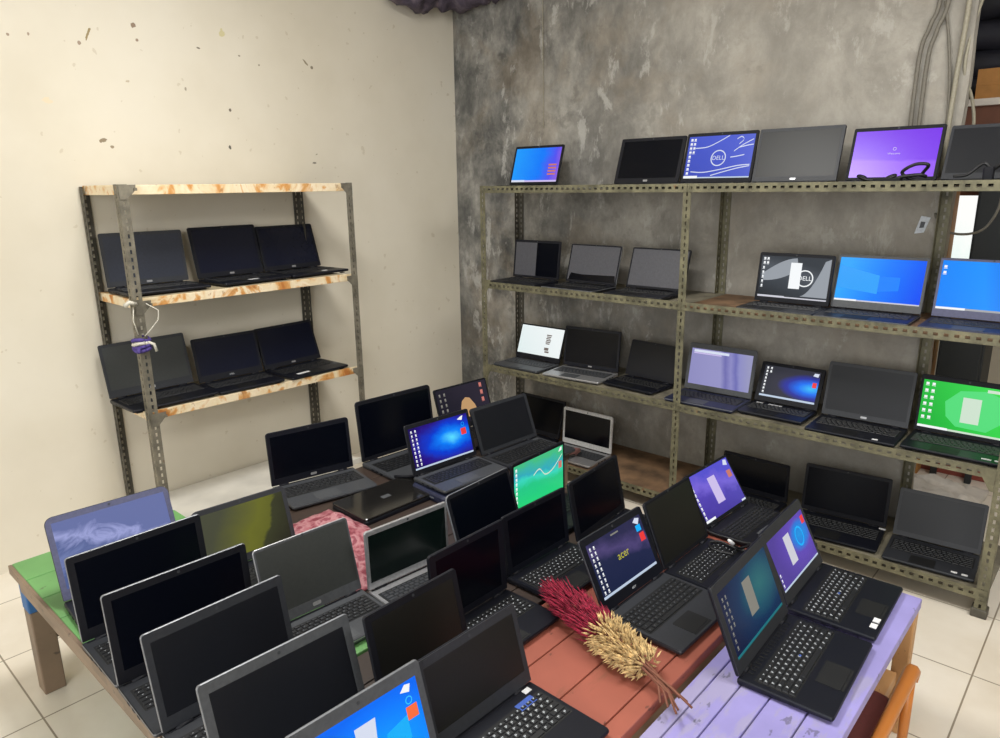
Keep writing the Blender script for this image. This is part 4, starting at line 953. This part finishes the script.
mb = MB(); mb.box(-.09, .045, 0, .1, -1.37, .20); mb.build('panel', M['cardboard'], bx, bevel=.004)
mb = MB(); mb.box(-.63, -.1, 4.0, 4.25, .92, 1.62); mb.box(-.62, -.11, 3.985, 4.0, .94, 1.6); mb.box(-.70, -.51, 4.0, 4.25, .45, .92); mb.box(-.69, -.52, 3.985, 4.0, .47, .9); mb.box(-.16, -.12, 4.2, 4.24, 0, .92); mb.box(-.16, -.12, 4.01, 4.05, 0, .92); mb.box(-.70, -.67, 4.22, 4.25, 0, .45); mb.box(-.54, -.51, 4.22, 4.25, 0, .45); tag(mb.build('cabinet', M['black panel'], None, bevel=.004), 'tall black cabinet beyond the wall end, right of the bright window', 'cabinet')
sh = empty('loft_shelf', (-.5, 4.25, 1.85)); tag(sh, 'rusty brown loft shelf beyond the wall end above the rack', 'shelf')
mb = MB(); mb.box(-.40, .6, -.12, .13, -.13, .05); mb.build('board', M['rust board'], sh); mb = MB(); mb.box(-.40, .6, -.145, -.12, .03, .06); mb.build('lip', M['white sack'], sh)
mb = MB(); mb.box(-.735, -.52, 4.2, 4.45, 1.912, 2.05); mb.box(-.735, -.52, 4.198, 4.2, 1.975, 1.985); tag(mb.build('storage_box', M['cardboard'], None, bevel=.005), 'orange cardboard box on the brown loft shelf at the photo edge', 'box')
for k, (zz, r_, yy) in enumerate(((2.12, .07, 4.62), (2.26, .08, 4.62), (2.42, .09, 4.6), (2.00, .06, 4.58))):
    pts = [(-1.2+.1*i, yy+.015*noise.noise((i*.7, k, 0)), zz+.02*noise.noise((i*.9, k*3, 1))) for i in range(19)]
    mb = MB(); mb.tube(pts, [r_*(1+.18*noise.noise((i*.8, k*5, 2))) for i in range(19)], 12)
    tag(mb.build('tarp_roll', M['dark cloth'], None, True), ['dark rolled tarp lying third from the top of the loft pile', 'dark rolled tarp lying second from the top of the loft pile', 'topmost dark rolled tarp of the loft pile', 'lowest dark rolled tarp on the brown loft shelf'][k], 'tarp', 'rolled tarps on the loft shelf')
mb = MB(); mb.box(-1.2, .65, 4.4, 4.75, 1.90, 1.935); mb.box(-1.18, -1.12, 4.5, 4.6, 0, 1.9); mb.box(.55, .61, 4.5, 4.6, 0, 1.9); tag(mb.build('wooden_rack', M['rust board']), 'brown timber ledge holding the rolled tarps', 'rack')
mb = MB(); mb.box(-.86, -.40, 4.48, 4.5, 0, .13); mb.box(-.86, -.40, 4.30, 4.32, 0, .13); mb.box(-.86, -.84, 4.32, 4.48, 0, .13); mb.box(-.42, -.40, 4.32, 4.48, 0, .13); mb.box(-.84, -.42, 4.32, 4.48, 0, .02)
tag(mb.build('crate', M['red crate'], None, bevel=.004), 'low rust red crate on the floor behind the off-white sack', 'crate')
o = cloth('sack', -.86, -.42, 3.74, 4.18, .001, .07, M['white sack'], 6.1, 22, 16); tag(o, 'crumpled off-white sack on the floor beyond the wall end', 'sack')

# low wooden chair by the purple bench
ch = empty('wooden_chair', (-.26, 1.75, 0)); tag(ch, 'orange-brown wooden chair with curved arm tucked against the purple bench', 'chair')
mb = MB()
arm = spline([(-.292, 1.945, .272), (-.292, 1.93, .296), (-.291, 1.86, .302), (-.290, 1.72, .302), (-.290, 1.52, .298), (-.292, 1.36, .29)], 6)
secs = []
for i, p in enumerate(arm):
    hw = .013+.002*math.sin(i*.2)
    secs.append([(p.x-hw, p.y, p.z-.016), (p.x+hw, p.y, p.z-.016), (p.x+hw+.003, p.y, p.z+.006), (p.x+hw*.6, p.y, p.z+.018), (p.x-hw*.6, p.y, p.z+.018), (p.x-hw-.003, p.y, p.z+.006)])
vs = [q for s in secs for q in s]; fs = [(i*6+j, i*6+(j+1) % 6, (i+1)*6+(j+1) % 6, (i+1)*6+j) for i in range(len(secs)-1) for j in range(6)]+[tuple(range(6)), tuple((len(secs)-1)*6+j for j in range(6))]
mb.add(vs, fs); o = mb.build('arm', M['orange wood'], ch, True); at(ch, o)
for (x, y) in ((-.292, 1.92), (-.291, 1.40)):
    mb = MB(); mb.tube([(x, y, .0), (x, y, .15), (x, y, .285)], [.011, .013, .012], 10); o = mb.build('leg', M['orange wood'], ch, True); at(ch, o)
for (x, y) in ((-.56, 1.90), (-.56, 1.42)):
    mb = MB(); mb.tube([(x, y, .0), (x, y, .17)], .016, 10); o = mb.build('leg', M['orange wood'], ch, True); at(ch, o)
mb = MB(); mb.prism(rr(-.58, -.305, 1.38, 1.95, .02), .15, .175, lambda u, v, n: (u, v, n), 0, .004); o = mb.build('seat', M['orange wood'], ch); at(ch, o)
mb = MB(); mb.prism(rr(-.57, -.32, 1.42, 1.91, .03), .176, .215, lambda u, v, n: (u, v, n), 0, .012); o = mb.build('cushion', M['maroon'], ch, True); at(ch, o)

# ------------------------------------------------------------------ light and camera
wd = bpy.data.worlds.new('daylight'); sc.world = wd; wd.use_nodes = True
bg = wd.node_tree.nodes['Background']; bg.inputs[0].default_value = (.93, .97, 1, 1); bg.inputs[1].default_value = 1.15
def area(name, loc, tgt, sx, sy, e, col=(1, 1, 1)):
    l = bpy.data.lights.new(name, 'AREA'); l.shape = 'RECTANGLE'; l.size = sx; l.size_y = sy; l.energy = e; l.color = col
    o = bpy.data.objects.new(name, l); COL.objects.link(o); o.location = loc
    o.rotation_euler = (Vector(tgt)-Vector(loc)).to_track_quat('-Z', 'Y').to_euler(); return o
area('ceiling_lamp', (-1.75, 1.2, 2.8), (-1.75, 1.2, 0), .6, .6, 50, (1, .99, .965))
area('right_floor_fill', (.5, 1.9, 2.8), (.1, 2.0, 0), 1.2, 1.2, 56, (1, .99, .965))  # unseen fill, added to brighten the floor on the right
area('doorway_daylight', (.6, -2.4, 1.7), (-1.6, 2.0, .9), 3.0, 2.2, 84, (1, 1, 1))
area('back_room_fill', (-.2, 5.0, 2.7), (-.5, 4.4, 0), .6, .6, 8, (1, .97, .93))  # unseen fill, added to light the space past the wall end

cam = bpy.data.cameras.new('camera'); co = bpy.data.objects.new('camera', cam); COL.objects.link(co)
FPX = 715.76
R = [[0.743802, 0.66828, -0.012672], [0.157035, -0.193147, -0.968522], [-0.649691, 0.718398, -0.248606]]
cam.sensor_fit = 'HORIZONTAL'; cam.sensor_width = 36; cam.lens = FPX/1000*36; cam.clip_start = .05
co.matrix_world = Matrix(((R[0][0], -R[1][0], -R[2][0], 0), (R[0][1], -R[1][1], -R[2][1], 0), (R[0][2], -R[1][2], -R[2][2], 1.55), (0, 0, 0, 1)))
sc.camera = co
sc.view_settings.view_transform = 'Standard'; sc.view_settings.look = 'None'; sc.view_settings.gamma = 1; sc.view_settings.use_curve_mapping = False
sc.view_settings.exposure = 0.0
